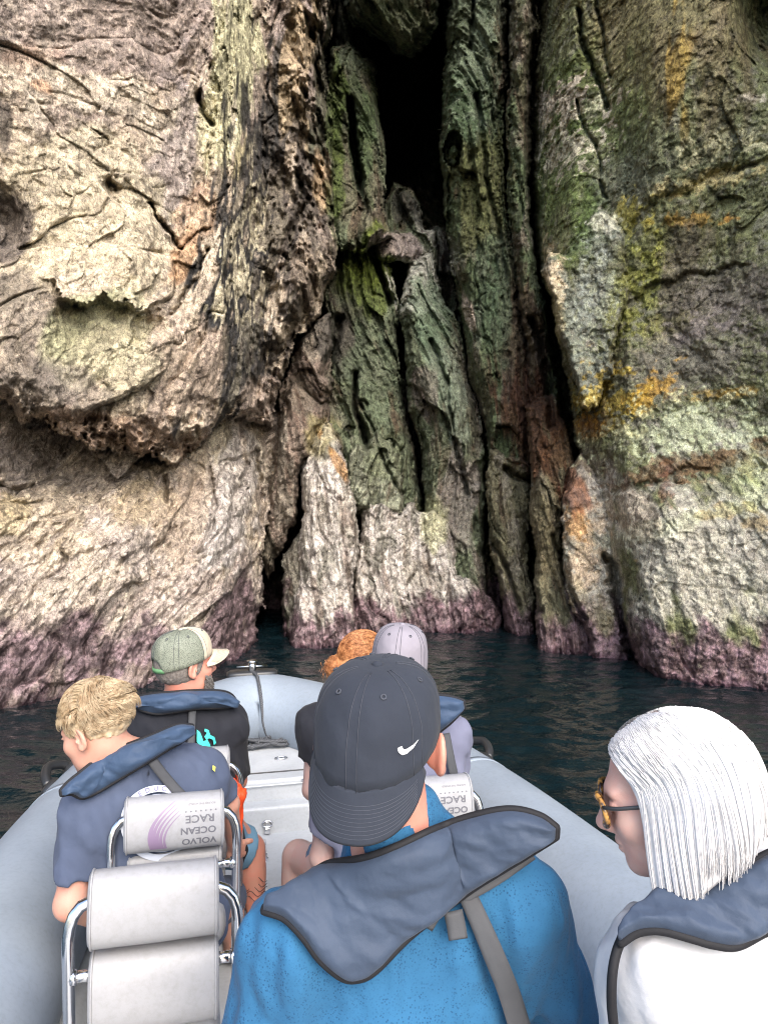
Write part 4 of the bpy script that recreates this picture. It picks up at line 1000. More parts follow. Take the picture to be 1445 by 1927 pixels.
C_NAVY = cloth_mat('navy_tee', (.052,.066,.105)); C_BLACK = cloth_mat('black_tee', (.014,.015,.020)); C_LILAC = cloth_mat('grey_lilac_tee', (.125,.13,.185)); C_WHITE = cloth_mat('white_linen', (.42,.42,.435), wrinkle=.5)
C_VEST = cloth_mat('vest_shell', (.034,.048,.076), rough=.62, weave=1200, wrinkle=.55, fuzz=.05); C_VESTB = cloth_mat('vest_shell_blue', (.030,.052,.094), rough=.6, weave=1200, wrinkle=.55, fuzz=.05)
C_PIPE = cloth_mat('black_binding', (.012,.012,.014), rough=.7, fuzz=0); C_WEB = cloth_mat('webbing', (.055,.057,.062), rough=.75, weave=500, fuzz=0)
C_SHORT = cloth_mat('light_denim', (.12,.24,.36)); C_SHORT2 = cloth_mat('slate_shorts', (.075,.11,.16)); C_CAP = cloth_mat('charcoal_cotton', (.022,.026,.036), rough=.9, weave=900, wrinkle=.3); C_CAPG = cloth_mat('washed_grey_cotton', (.19,.175,.20), wrinkle=.3)
C_CAPB = cloth_mat('beige_cotton', (.42,.36,.27), wrinkle=.2); C_RED = cloth_mat('orange_nylon', (.62,.07,.02), rough=.5, fuzz=0)
M_TEAL = mat('turquoise_print', (.02,.48,.38), .6); M_PRINTW = mat('pale_print', (.42,.45,.52), .6); M_PRINTP = mat('violet_print', (.14,.13,.22), .6); M_STITCH = mat('stitching', (.032,.036,.048), .8); M_WHITEP = mat('white_thread', (.75,.75,.75), .6); M_YEL = mat('yellow_print', (.6,.55,.05), .6)
def head_prims(S, c, M, s=1., neck=None, rn=.058, jaw=1., nosek=1., ex=0.):
    w = lambda x, y, z: c+M@(np.array([x, y, z])*s)
    e = lambda x, y, z, r, k=.02, op='u', MM=None: S.ell(w(x, y, z), np.array(r)*s, M if MM is None else M@MM, k*s, op)
    e(0, -.018, .038, (.076, .098, .086)); e(0, .030, -.028, (.063, .070, .086), .03); e(0, .03, -.080, (.050*jaw, .052, .036), .03)
    e(0, .074, -.098, (.022*jaw, .018, .016), .022); e(0, .078, .024, (.046, .015, .010), .02)
    for q in (-1, 1):
        e(q*.042, .062, -.022, (.020, .022, .020), .025); e(q*.032, .102, .002, (.017, .016, .012), .014, 's'); e(q*.031, .077, .001, (.0125,)*3, .003)
        e(q*.031, .083, .0085, (.017, .010, .0045), .004)
        e(q*.012, .100, -.034, (.0095, .010, .008), .008)
    S.cone(w(0, .086, .018), w(0, .112*nosek+.0, -.026), .008*s, .0115*s, .012*s); e(0, .113*nosek, -.029, (.011, .010, .009), .008)
    e(0, .094, -.056, (.024, .009, .0065), .006); e(0, .092, -.068, (.021, .009, .0065), .006); e(0, .104, -.0622, (.026, .010, .0018), .004, 's')
    for q in (-1, 1):
        E = rot(0, -12, 0) @ rot(q*18, 0, 0); e(q*(.082+ex), -.008, -.004, (.0085, .019, .034), .006, MM=E); e(q*(.0895+ex), -.002, .000, (.007, .011, .022), .006, 's', E); e(q*(.083+ex), -.004, -.030, (.008, .010, .012), .006)
        if ex: e(q*(.078+ex*.5), .0, -.004, (.012, .012, .026), .01)
        e(q*(.086+ex), .004, -.010, (.004, .004, .007), .003)
    if neck is not None: S.cone(w(0, -.022, -.045), neck, rn*s, rn*1.12*s, .03)
    return w
def torso_prims(S, N, A, B_, pel, g=0., wid=1., dep=1., chest_dep=.112, fwd=None):
    N, A, B_, pel = map(lambda q: np.array(q, float), (N, A, B_, pel)); mid = (A+B_)/2; ax = (B_-A); W = np.linalg.norm(ax); ax /= W
    up = mid-pel; H = np.linalg.norm(up); up /= H; ax = ax-up*(ax@up); ax /= np.linalg.norm(ax); f = np.cross(up, ax); M = np.stack([ax, f, up], 1)
    c = lambda t, y=0.: pel+up*H*t+f*y
    S.cone(A, B_, .058+g, .058+g, .05); S.cone(N+up*.01, A+(B_-A)*.06, .052+g, .046+g, .05); S.cone(N+up*.01, B_+(A-B_)*.06, .052+g, .046+g, .05)
    S.ell(c(.74), (W*.50*wid+g, chest_dep*dep+g, .19+g), M, .07); S.ell(c(.45, .01), (W*.43*wid+g, .110*dep+g, .20+g), M, .07); S.ell(c(.06), (W*.44*wid+g, .118*dep+g, .14+g), M, .07)
    return M, c
def hand_prims(S, w, d, n, s=1., curl=.5):
    """palm and five fingers from the wrist w along d; n = back of the hand"""
    d = np.array(d, float); d /= np.linalg.norm(d); n = np.array(n, float); n -= d*(n@d); n /= np.linalg.norm(n); x = np.cross(d, n); M = np.stack([x, d, n], 1)
    S.ell(w+d*.048*s, np.array((.040, .052, .015))*s, M, .012)
    for i, (ox, L) in enumerate(((-.029, .062), (-.010, .074), (.010, .070), (.028, .054))):
        p = w+(d*.088+x*ox)*s; a = curl*.5; 
        for j, f in enumerate((.45, .32, .25)):
            q = p+(d*math.cos(a)-n*math.sin(a))*L*f*s; S.cone(p, q, (.0092-.001*j)*s, (.0086-.001*j)*s, .003); p = q; a += curl
    p = w+(d*.025-x*.030-n*.004)*s
    for L in (.040, .030): q = p+(d*.75-x*.62-n*.35*curl)*L*s; S.cone(p, q, .0115*s, .0095*s, .006); p = q
def bounds(pts, m): pts = np.array(pts); return pts.min(0)-m, pts.max(0)+m
def folds(sc, amp, seed, stretch=(1, 1, 1)):
    return lambda G: -amp*np.abs(fbm(G[..., 0]*sc*stretch[0], G[..., 1]*sc*stretch[1], G[..., 2]*sc*stretch[2], seed, 3))+amp*.3
def eyes(c, M, s, parent, w):
    for q in (-1, 1):
        bm = bmesh.new(); bmesh.ops.create_uvsphere(bm, u_segments=16, v_segments=12, radius=.0118*s); v = np.array([x.co for x in bm.verts]); bm.verts.index_update(); f = [[x.index for x in k.verts] for k in bm.faces]; bm.free()
        o = mkmesh('eye', v@M.T+w(q*.031, .0793, .000), f, M_EYE, parent)
M_EYE = mat('eye', (.10,.08,.07), .15)
def cap_shape(c, M, s, m, parent, name='cap', front=1, rim_back=-.03, rim_front=.012, h=.108, a=.088, b=.106, y0=-.012, seams=6, brim_m=None, mesh_m=None, brim=(.075, 38, 62), opening=False, squash=2.35, stitch=None, dent=0., brimlen=.072, raised=0.):
    """baseball cap in head space; front=1 worn forward, -1 worn backwards"""
    w = lambda q: c+(np.asarray(q)*s)@M.T
    na, nt = 96, 30; phi = np.linspace(0, 2*np.pi, na, endpoint=False); t = np.linspace(0, 1, nt)
    V = []
    rim = rim_front+(rim_back-rim_front)*(1-np.cos(phi))/2 if front == 1 else rim_back+(rim_front-rim_back)*(1-np.cos(phi))/2
    # phi = 0 is the face side
    if opening:
        dphi = np.abs(((phi-np.pi+np.pi) % (2*np.pi))-np.pi); rim = rim+.050*np.clip(1-(dphi/.50)**2, 0, 1)**.5
    for ti in t:
        e = ti*np.pi/2; ce = math.cos(e)**(2/squash); se = math.sin(e)**(2/squash*1.02)
        z = rim*(1-se)+(h+.018*raised*np.clip(np.cos(phi), 0, 1))*se; cc = ce
        sm = np.abs(np.sin(phi*seams/2)); r = 1-.018*np.exp(-(sm/.05)**2)*math.sin(e*2)**.5*(1 if ti < 1 else 0) if ti > 0 else 1
        n_ = .0025*fbm(np.cos(phi)*2.2+5, np.sin(phi)*2.2, z*22, 300, 3)/.09
        x = a*np.sin(phi)*cc*(r+n_); y = b*np.cos(phi)*cc*(r+n_)+y0; V.append(np.stack([x, y, z], -1))
    V = np.array(V).reshape(-1, 3); F = [[i*na+j, i*na+(j+1) % na, (i+1)*na+(j+1) % na, (i+1)*na+j] for i in range(nt-1) for j in range(na)]
    # inner layer gives the cloth its thickness
    V2 = V.copy(); V2[:, :2] = (V2[:, :2]-[0, y0])*.972+[0, y0]; V2[:, 2] -= .001; n = len(V)
    F2 = [[q+n for q in f[::-1]] for f in F]; F3 = [[j, j+n, (j+1) % na+n, (j+1) % na] for j in range(na)]
    Vw = np.vstack([w(V), w(V2)]); o = mkmesh(name, Vw, F+F2+F3, m, parent)
    if mesh_m:
        o.data.materials.append(mesh_m); mi = []
        for f in F+F2+F3:
            q = np.vstack([V, V2])[f].mean(0); ph = math.atan2(q[0], q[1]-y0); mi.append(1 if abs(ph) > 1.02 else 0)
        o.data.polygons.foreach_set('material_index', np.array(mi, np.int32))
    kb = front; nb, nr = 41, 14; L0 = brimlen
    B1 = []
    for layer, dz in ((0, 0), (1, -.004)):
        for r_ in np.linspace(0, 1, nr):
            for u in np.linspace(-1, 1, nb):
                ph = u*R(brim[2]); x = a*math.sin(ph)*.99; yy = b*math.cos(ph)
                ext = L0*(1-abs(u)**3)**.55*r_; x2 = x*(1+.06*r_); z = (rim_front-.030*u*u if front == 1 else rim_back+(rim_front-rim_back)*(1+math.cos(ph))/2)+.002-math.sin(R(brim[1]))*ext+dz+.004*(1-u*u)-.010*r_*(u*u)
                B1.append([x2, (yy+ext*math.cos(R(brim[1])))*kb+y0, z])
    B1 = np.array(B1); n1 = nb*nr; G = np.arange(n1).reshape(nr, nb)
    q = np.stack([G[:-1, :-1], G[:-1, 1:], G[1:, 1:], G[1:, :-1]], -1).reshape(-1, 4); lp = np.concatenate([G[0], G[1:, -1], G[-1, ::-1][1:], G[::-1, 0][1:-1]])
    Fb = q.tolist()+(q[:, ::-1]+n1).tolist()+[[lp[j], lp[(j+1) % len(lp)], lp[(j+1) % len(lp)]+n1, lp[j]+n1] for j in range(len(lp))]
    br = mkmesh('brim', w(B1), Fb, brim_m or m, o)
    bm = bmesh.new(); bm.from_mesh(br.data); bmesh.ops.recalc_face_normals(bm, faces=bm.faces); bm.to_mesh(br.data); bm.free()
    T = B1[:n1].reshape(nr, nb, 3)+[0, 0, .0012]
    if stitch:
        parts = []
        for k in range(4, nr-1, 1): parts.append(tube_vf(w(T[k][2:-2]-[0, 0, .0011]), .0005*s, 4))
        v, f = merge(parts); mkmesh('stitching', v, f, stitch, o)
        parts = []
        for k in range(seams):
            ph = 2*np.pi*k/seams; j = int(round(ph/(2*np.pi)*na)) % na
            for dj in (-1.3, 1.3):
                jj = (j+dj) % na; j0 = int(jj); fr = jj-j0; G_ = V.reshape(nt, na, 3); ln = G_[:, j0]*(1-fr)+G_[:, (j0+1) % na]*fr; ln = ln[:-3]; cc = np.array([0, y0, .0]); ln = cc+(ln-cc)*1.004
                parts.append(tube_vf(w(ln), .0007*s, 4))
        v, f = merge(parts); mkmesh('seam_stitching', v, f, stitch, o)
        for k in range(seams):   # eyelets
            ph = 2*np.pi*(k+.5)/seams; j = int(round(ph/(2*np.pi)*na)) % na; i_ = 17; G_ = V.reshape(nt, na, 3); p0 = G_[i_, j]; nrm = p0-np.array([0, y0, .02]); nrm /= np.linalg.norm(nrm); u_ = np.cross(nrm, [0, 0, 1.]); u_ /= np.linalg.norm(u_); v_ = np.cross(nrm, u_)
            th = np.linspace(0, 2*np.pi, 15)[:-1]; ring = p0+nrm*.001+.0036*(np.cos(th)[:, None]*u_+np.sin(th)[:, None]*v_); v, f = tube_vf(w(ring), .0014*s, 6, True); mkmesh('eyelet', v, f, stitch, o)
    bt = np.array([[.009*math.sin(x)*q, .009*math.cos(x)*q+y0, h+z+.018*raised*0] for q, z in ((1, -.002), (1, .002), (.6, .005), (.05, .006)) for x in np.linspace(0, 2*np.pi, 17)[:-1]])
    mkmesh('button', w(bt), [[k*16+j, k*16+(j+1) % 16, (k+1)*16+(j+1) % 16, (k+1)*16+j] for k in range(3) for j in range(16)], m, o)
    if opening:
        ph = np.linspace(np.pi-.58, np.pi+.58, 24); ln = np.stack([a*1.0*np.sin(ph), b*1.0*np.cos(ph)+y0, np.full(24, rim_back+.008)], -1)
        top = w(ln+[0, 0, .008]); bo = w(ln-[0, 0, .008]); Vs = np.vstack([top, bo, w((ln+[0, 0, .008])*[.97, .97, 1]), w((ln-[0, 0, .008])*[.97, .97, 1])]); Fs = []
        for j in range(23): Fs += [[j, j+1, 24+j+1, 24+j], [48+j, 72+j, 72+j+1, 48+j+1], [j, 48+j, 48+j+1, j+1], [24+j, 24+j+1, 72+j+1, 72+j]]
        mkmesh('snap_strap', Vs, Fs, mat('green_strap', (.10,.22,.10), .5), o)
    return o, w
def noz(n, seed): rs = np.random.RandomState(seed); return rs
def person(name_label, group, S, patches, m, cat='person', extra=None):
    V, F = solid_mesh(S, patches, extra); o = mkmesh('person', V, F, m); tag(o, name_label, cat, group); return o
GRP = 'people sitting in the boat'
def clothes(name, S, box, vox, m, parent, ex=None):
    V, F = solid_mesh(S, [(box[0], box[1], vox)], ex); return mkmesh(name, V, F, m, parent)
def split_patches(head_c, allpts, vh=.003, vb=.007, mh=.155):
    """fine grid for the head, coarse for the rest, meeting at the throat"""
    lo, hi = bounds(allpts, .17); zc = head_c[2]-.135
    nb = int(math.ceil((zc-lo[2])/vb)); zc = lo[2]+nb*vb
    return [((head_c[0]-mh, head_c[1]-mh, zc-.006), (head_c[0]+mh, head_c[1]+mh, head_c[2]+.16), vh), (lo, (hi[0], hi[1], zc), vb)]
def seated_legs(S, pel, ax, kneeL, kneeR, footL, footR, hipw=.09, g=0.):
    for sg, kn, ft in ((-1, kneeL, footL), (1, kneeR, footR)):
        h = np.array(pel)+np.array(ax)*hipw*sg; kn = np.array(kn); ft = np.array(ft)
        S.cone(h, kn, .085+g, .058+g, .04); S.cone(kn, ft, .054+g, .036+g, .03); mid = kn+(ft-kn)*.3; S.ell(mid, (.052, .056, .09), None, .03)
        f = kn-h; f[2] = 0; f /= np.linalg.norm(f); S.cone(ft+[0, 0, -.02], ft+f*.17+[0, 0, -.05], .038, .026, .02)

# ---------------- man in the blue shirt (nearest)
def man_blue():
    hc = P(716, 1405, 1.27); M = rot(-7, 9, 1); N = P(752, 1604, 1.31); A = P(538, 1782, 1.27); B_ = P(968, 1700, 1.33); pel = P(775, 2400, 1.42)
    S = Solid(); w = head_prims(S, hc, M, 1.03, N, .064, ex=.014)
    Mt, c = torso_prims(S, N, A, B_, pel, -.008)
    eL, wL = P(455, 2060, 1.25), P(560, 2150, 1.47); eR, wR = P(1062, 1925, 1.42), P(965, 2010, 1.63)
    for a, e, wr in ((A, eL, wL), (B_, eR, wR)):
        S.cone(a, e, .050, .040, .03); S.cone(e, wr, .040, .028, .02); hand_prims(S, wr, wr-e, (0, 0, 1), 1.)
    kL, kR = P(640, 2300, 1.75), P(900, 2300, 1.80); seated_legs(S, pel, Mt[:, 0], kL, kR, kL*[1, 1, 0]+[0, .02, FZ+.08], kR*[1, 1, 0]+[0, .02, FZ+.08])
    o = person('man in blue textured shirt and backwards dark cap, nearest the camera', GRP, S, split_patches(hc, [A, B_, eL, wL, eR, wR, pel, kL, kR, N, kL*[1, 1, 0]+[0, .1, FZ], kR*[1, 1, 0]+[0, .1, FZ]]), SK2)
    # shirt with collar
    T = Solid(); torso_prims(T, N, A, B_, pel, .012, 1.04, 1.05)
    for a, e, wr in ((A, eL, wL), (B_, eR, wR)):
        d = e-a; T.cutc(a, e+d*.25, .070, .066, a+d*.99, d, .05)
    nd = (w(0, -.02, -.06)-N); nd /= np.linalg.norm(nd); T.cone(N-nd*.01, N+nd*.072, .086, .076, .02); T.cone(N-nd*.03, N+nd*.30, .071, .062, .008, 's')
    sil = T.copy()
    b = bounds([A, B_, eL, eR, pel, N], .13); b[0][2] = pel[2]-.1
    ex = lambda G: .020*fbm(G[..., 0]*9, G[..., 1]*8, G[..., 2]*2.6+G[..., 0]*3, 400, 3)-.006*np.abs(fbm(G[..., 0]*16+G[..., 2]*5, G[..., 1]*16, G[..., 2]*7, 404, 2))+.001
    sh = clothes('shirt', T, b, .0058, C_BLUE, o, ex)
    s2 = lambda X: T(X, .012)
    # collar seam and yoke seam
    vest, G = pad_strip('life_jacket', [(500,1706),(530,1688),(562,1662),(600,1636),(626,1624),(690,1612),(750,1590),(815,1560),(890,1534),(960,1522),(1015,1534),(1047,1556)],
        [(497,1716),(536,1730),(570,1764),(602,1806),(642,1838),(672,1842),(706,1826),(770,1762),(838,1708),(900,1664),(985,1612),(1046,1574)], s2, .9, [1.22,1.24,1.26,1.27,1.26,1.25,1.24,1.23,1.22,1.21,1.20], .030, C_VEST, o, nu=110, nv=30, edge=.22, trim=C_PIPE, trim_r=.0062, off=.010, wr=.008, seed=500)
    ribbon('strap', [(872,1668),(900,1730),(930,1800),(958,1870),(985,1960),(1010,2060)], [34, 40, 42, 44], s2, .9, 1.36, C_WEB, vest, .003, off=.008)
    ribbon('strap_loop', [(800,1745),(822,1712),(870,1672)], 30, s2, .9, 1.25, C_WEB, vest, .004, off=.018, n=16)
    ribbon('strap_loop', [(852,1714),(858,1742),(862,1768)], 36, s2, .9, 1.3, C_WEB, vest, .006, off=.016, n=14)
    ribbon('side_strap', [(868,1690),(930,1655),(1000,1606)], 26, s2, .9, 1.27, C_WEB, vest, .003, off=.010, n=16)
    # cap worn backwards
    cp, cw = cap_shape(hc+M@np.array([-.001, -.002, .012]), M@rot(-12, 0, 0), 1.03, C_CAP, o, front=-1, rim_front=-.024, rim_back=.052, h=.130, a=.097, b=.116, y0=-.010, brim=(.07, 70, 66), brimlen=.074, stitch=M_STITCH, squash=3.0)
    CE = Solid(); CE.p = []; me = cp.data
    # mark on the cap: a white curved tick
    from mathutils.bvhtree import BVHTree
    bv = BVHTree.FromPolygons([v.co for v in me.vertices], [list(p.vertices) for p in me.polygons])
    def capsdf(X):
        sh_ = X.shape[:-1]; X2 = X.reshape(-1, 3); out = np.array([(bv.find_nearest(Vector(x))[3] or 0) for x in X2]); return out.reshape(sh_)
    pts = [(748,1408),(750,1416),(757,1421),(766,1418),(778,1407),(788,1391),(777,1402),(766,1409),(759,1411),(756,1404)]
    flat_shapes('tick_mark', [pts], capsdf, .9, 1.3, M_WHITEP, cp, .0015, 6)
    # short hair at the nape and temples
    hs = Solid(); hs.ell(w(0, -.020, .0), np.array((.081, .101, .095))*1.03, M, .01); hs.plane(w(0, .035, 0), M@np.array([0, 1, -.2]), .01); hs.plane(w(0, -.02, -.060), M@np.array([0, -.3, -1]), .01); hs.plane(w(0, 0, -.005), M@np.array([0, 0, 1]), .01)
    for q in (-1, 1): hs.ell(w(q*.085, .01, -.006), (.030, .060, .060), M, .01, 's')
    clothes('hair', hs, bounds([hc], .13), .004, HM_GREY, o, folds(60, .003, 7))
HM_GREY = hair_mat('hair_grey_brown', (.10,.085,.075), (.19,.17,.155), 140)
HM_BLOND = hair_mat('hair_blond', (.28,.19,.105), (.54,.43,.29), 40); HM_WHITE = hair_mat('hair_white', (.42,.405,.40), (.52,.51,.52), 20, .75); HM_RED = hair_mat('hair_red', (.20,.065,.02), (.52,.24,.10), 60); HM_BEARD = hair_mat('beard', (.05,.045,.042), (.16,.145,.135), 120)

# ---------------- white-haired woman
def woman():
    hc = P(1262, 1492, 1.16); M = rot(70, -16, 0); N = P(1388, 1690, 1.16); A = P(1238, 1825, 1.10); B_ = P(1600, 1775, 1.20); pel = P(1430, 2480, 1.28)
    S = Solid(); w = head_prims(S, hc, M, .97, N, .050, .9)
    Mt, c = torso_prims(S, N, A, B_, pel, -.008, .98)
    eL, wL = P(1205, 2080, 1.15), P(1300, 2160, 1.38); eR, wR = P(1640, 2040, 1.22), P(1560, 2130, 1.42)
    for a, e, wr in ((A, eL, wL), (B_, eR, wR)): S.cone(a, e, .044, .036, .03); S.cone(e, wr, .036, .025, .02); hand_prims(S, wr, wr-e, (0, 0, 1), .9)
    kL, kR = P(1330, 2380, 1.62), P(1530, 2380, 1.64); fL, fR = kL*[1, 1, 0]+[0, 0, FZ+.08], kR*[1, 1, 0]+[0, 0, FZ+.08]; seated_legs(S, pel, Mt[:, 0], kL, kR, fL, fR)
    o = person('white-haired woman in sunglasses and white shirt, looking down to the left', GRP, S, split_patches(hc, [A, B_, eL, wL, eR, wR, pel, kL, kR, N, fL, fR]), SK3)
    T = Solid(); torso_prims(T, N, A, B_, pel, .014, 1.06, 1.08)
    for a, e, wr in ((A, eL, wL), (B_, eR, wR)): d = e-a; T.cone(a, e, .064, .056, .05); d2 = wr-e; T.cutc(e, wr+d2*.2, .056, .046, e+d2*.9, d2, .03)
    nd = hc-N; nd /= np.linalg.norm(nd); T.cone(N-nd*.02, N+nd*.035, .076, .068, .02); T.cone(N-nd*.03, N+nd*.25, .062, .058, .008, 's')
    b = bounds([A, B_, eL, eR, wL, wR, pel, N], .12); b[0][2] = pel[2]-.1
    ex = lambda G: np.clip(.022*fbm(G[..., 0]*9, G[..., 1]*9, G[..., 2]*3+G[..., 0]*4, 430, 3), -.016, .004)
    clothes('shirt', T, b, .0062, C_WHITE, o, ex)
    s2 = lambda X: T(X, .012)
    vest, G = pad_strip('life_jacket', [(1170,1764),(1196,1726),(1240,1684),(1290,1668),(1350,1652),(1410,1625),(1470,1600),(1560,1610)], [(1168,1776),(1200,1756),(1240,1752),(1290,1764),(1340,1778),(1385,1780),(1440,1752),(1500,1730),(1560,1720)], s2, .85, [1.06,1.11,1.15,1.17,1.17,1.17,1.17], .022, C_VEST, o, nu=90, nv=24, edge=.22, trim=C_PIPE, trim_r=.0065, off=.012, wr=.012, seed=520)
    bp = raymarch(*np.array([(1176,1752),(1160,1790),(1152,1830),(1150,1880),(1154,1930),(1162,2000)]).T.astype(float), s2, .85, 1.10, .006); tube('piping', smoothpts(bp, 40), .0068, C_PIPE, vest, 8)
    # hair: a chin-length bob; a soft volume with fine strands over it
    hk = .97; dn = M.T@np.array([0, 0, -1.])               # straight down, in head space
    def bob(th, u, rad=1.):
        """point of the bob for direction th (0 = face side) at length u from the parting down to the tips"""
        e1 = 1.50; sx, sy, sz = .094, .114, .097; side = abs(math.sin(th))
        if u < .52:
            oy = float(np.interp(abs(math.degrees(th) if th < math.pi else 360-math.degrees(th)), [60, 90, 130, 180], [.80, .45, .05, -.15])); d0 = np.array([.03*math.sin(th), oy, math.sqrt(1-oy*oy)]); d0 /= np.linalg.norm(d0)
            d1 = np.array([math.sin(e1)*math.sin(th), math.sin(e1)*math.cos(th), math.cos(e1)]); om = math.acos(max(-1, min(1, d0@d1))); t_ = u/.52; x, y, z = (math.sin((1-t_)*om)*d0+math.sin(t_*om)*d1)/math.sin(om)
            return np.array([sx*x*rad, -.020+sy*y*rad, .028+sz*z*rad])
        v = (u-.52)/.48; p0 = np.array([sx*math.sin(e1)*math.sin(th)*rad, -.020+sy*math.sin(e1)*math.cos(th)*rad, .028+sz*math.cos(e1)])
        Lh = .188+.075*math.cos(th)
        out = np.array([math.sin(th), math.cos(th)*.8, 0])*(.020*math.sin(v*2.2)-.016*v*v)
        d = dn*.62+np.array([0, 0, -1.])*.38; return p0+d*Lh*v+out+np.array([0, -.030*v*max(0, math.cos(th)), 0])
    ths = np.radians(np.linspace(66, 294, 64)); us = np.linspace(0, 1, 40)
    V = np.array([[hc+M@(bob(t_, u*.93, .990+.006*math.sin(t_*19+u*3))*hk) for t_ in ths] for u in us]); G_ = np.arange(40*64).reshape(40, 64)
    inn = hc+(V-hc)*.90; q_ = np.stack([G_[:-1, :-1], G_[1:, :-1], G_[1:, 1:], G_[:-1, 1:]], -1).reshape(-1, 4); n_ = 40*64
    lp = np.concatenate([G_[0], G_[1:, -1], G_[-1, ::-1][1:], G_[::-1, 0][1:-1]])
    hb = mkmesh('hair', np.vstack([V.reshape(-1, 3), inn.reshape(-1, 3)]), q_.tolist()+(q_[:, ::-1]+n_).tolist()+[[lp[j], lp[(j+1) % len(lp)], lp[(j+1) % len(lp)]+n_, lp[j]+n_] for j in range(len(lp))], HM_WHITE, o)
    rs = np.random.RandomState(3); Pp = []
    for k in range(13000):
        th = R(rs.uniform(62, 298)); r0 = rs.uniform(.997, 1.020); n = 18; u0 = rs.uniform(0, .25) if rs.rand() < .8 else rs.uniform(.3, .6); u1 = min(1.0, rs.normal(.88, .045)+.045*math.sin(round(th*19)*12.9898)+.035*math.sin(th*7)+.03*math.sin(th*15+1)+(.07 if abs(math.cos(th)) > .1 and math.cos(th) > 0 else 0)); ph = th*9+rs.normal(0, .25)
        part = rs.normal(.0, .004); cl_ = round(th*11)/11-th
        pth = []
        for i in range(n):
            u = u0+(u1-u0)*i/(n-1); t2 = th+cl_*.35*max(0, u-.3)+.03*math.sin(u*5+ph)
            fr = max(0, math.cos(th)); q = bob(t2+.0, min(u, 1.), r0+.012*math.sin(u*9+ph)+.03*(abs(cl_) < .02)*u)
            pth.append(hc+M@(q*hk))
        pth = np.array(pth)
        for _ in range(6): pth[1:-1] = (pth[:-2]+pth[2:]+2*pth[1:-1])/4
        Pp.append(pth)
    v, f = strands(Pp, .0010, .0004, 3); mkmesh('hair_strands', v, f, HM_WHITE, hb)
    # sunglasses
    g = bpy.data.objects.new('sunglasses', None); COL.objects.link(g); g.parent = o
    MT = mat('tortoiseshell', (.10,.045,.015), .25); t = NT(MT); t.link(t.ramp(t.noise(t.coord(), 70, 2, .6), [(.4, (.015,.008,.006)), (.62, (.42,.22,.06))]), t.b.inputs['Base Color']); ML = mat('dark_lens', (.02,.012,.010), .05)
    for q in (-1, 1):
        th = np.linspace(0, 2*np.pi, 33)[:-1]; rx, rz = .027, .023; ring = np.array([[q*.034+rx*np.sign(math.cos(x))*abs(math.cos(x))**.8, .106-.010*abs(math.cos(x))*(1 if q*math.cos(x) > 0 else 0), .002+rz*np.sign(math.sin(x))*abs(math.sin(x))**.8] for x in th])
        W = hc+(ring*.97)@M.T; v, f = tube_vf(W, .0042, 8, True); mkmesh('rim', v, f, MT, g)
        cc = W.mean(0); v = np.vstack([W, W+M[:, 1]*.001, cc+M[:, 1]*.003, cc-M[:, 1]*.000]); f = [[32+j, 32+(j+1) % 32, 64] for j in range(32)]+[[(j+1) % 32, j, 65] for j in range(32)]+[[j, (j+1) % 32, 32+(j+1) % 32, 32+j] for j in range(32)]; mkmesh('lens', v, f, ML, g)
        tm = [hc+M@(np.array(x)*.97) for x in ((q*.061, .098, .014), (q*.074, .075, .013), (q*.080, .03, .012), (q*.082, -.005, .012), (q*.083, -.02, -.01))]; v, f = tube_vf(smoothpts(tm, 20), .003, 8, flat=.6); mkmesh('temple', v, f, MT if False else M_BLK, g)
    v, f = tube_vf(smoothpts([hc+M@(np.array(x)*.97) for x in ((-.008, .110, .006), (0, .114, .010), (.008, .110, .006))], 8), .003, 8); mkmesh('bridge', v, f, MT, g)
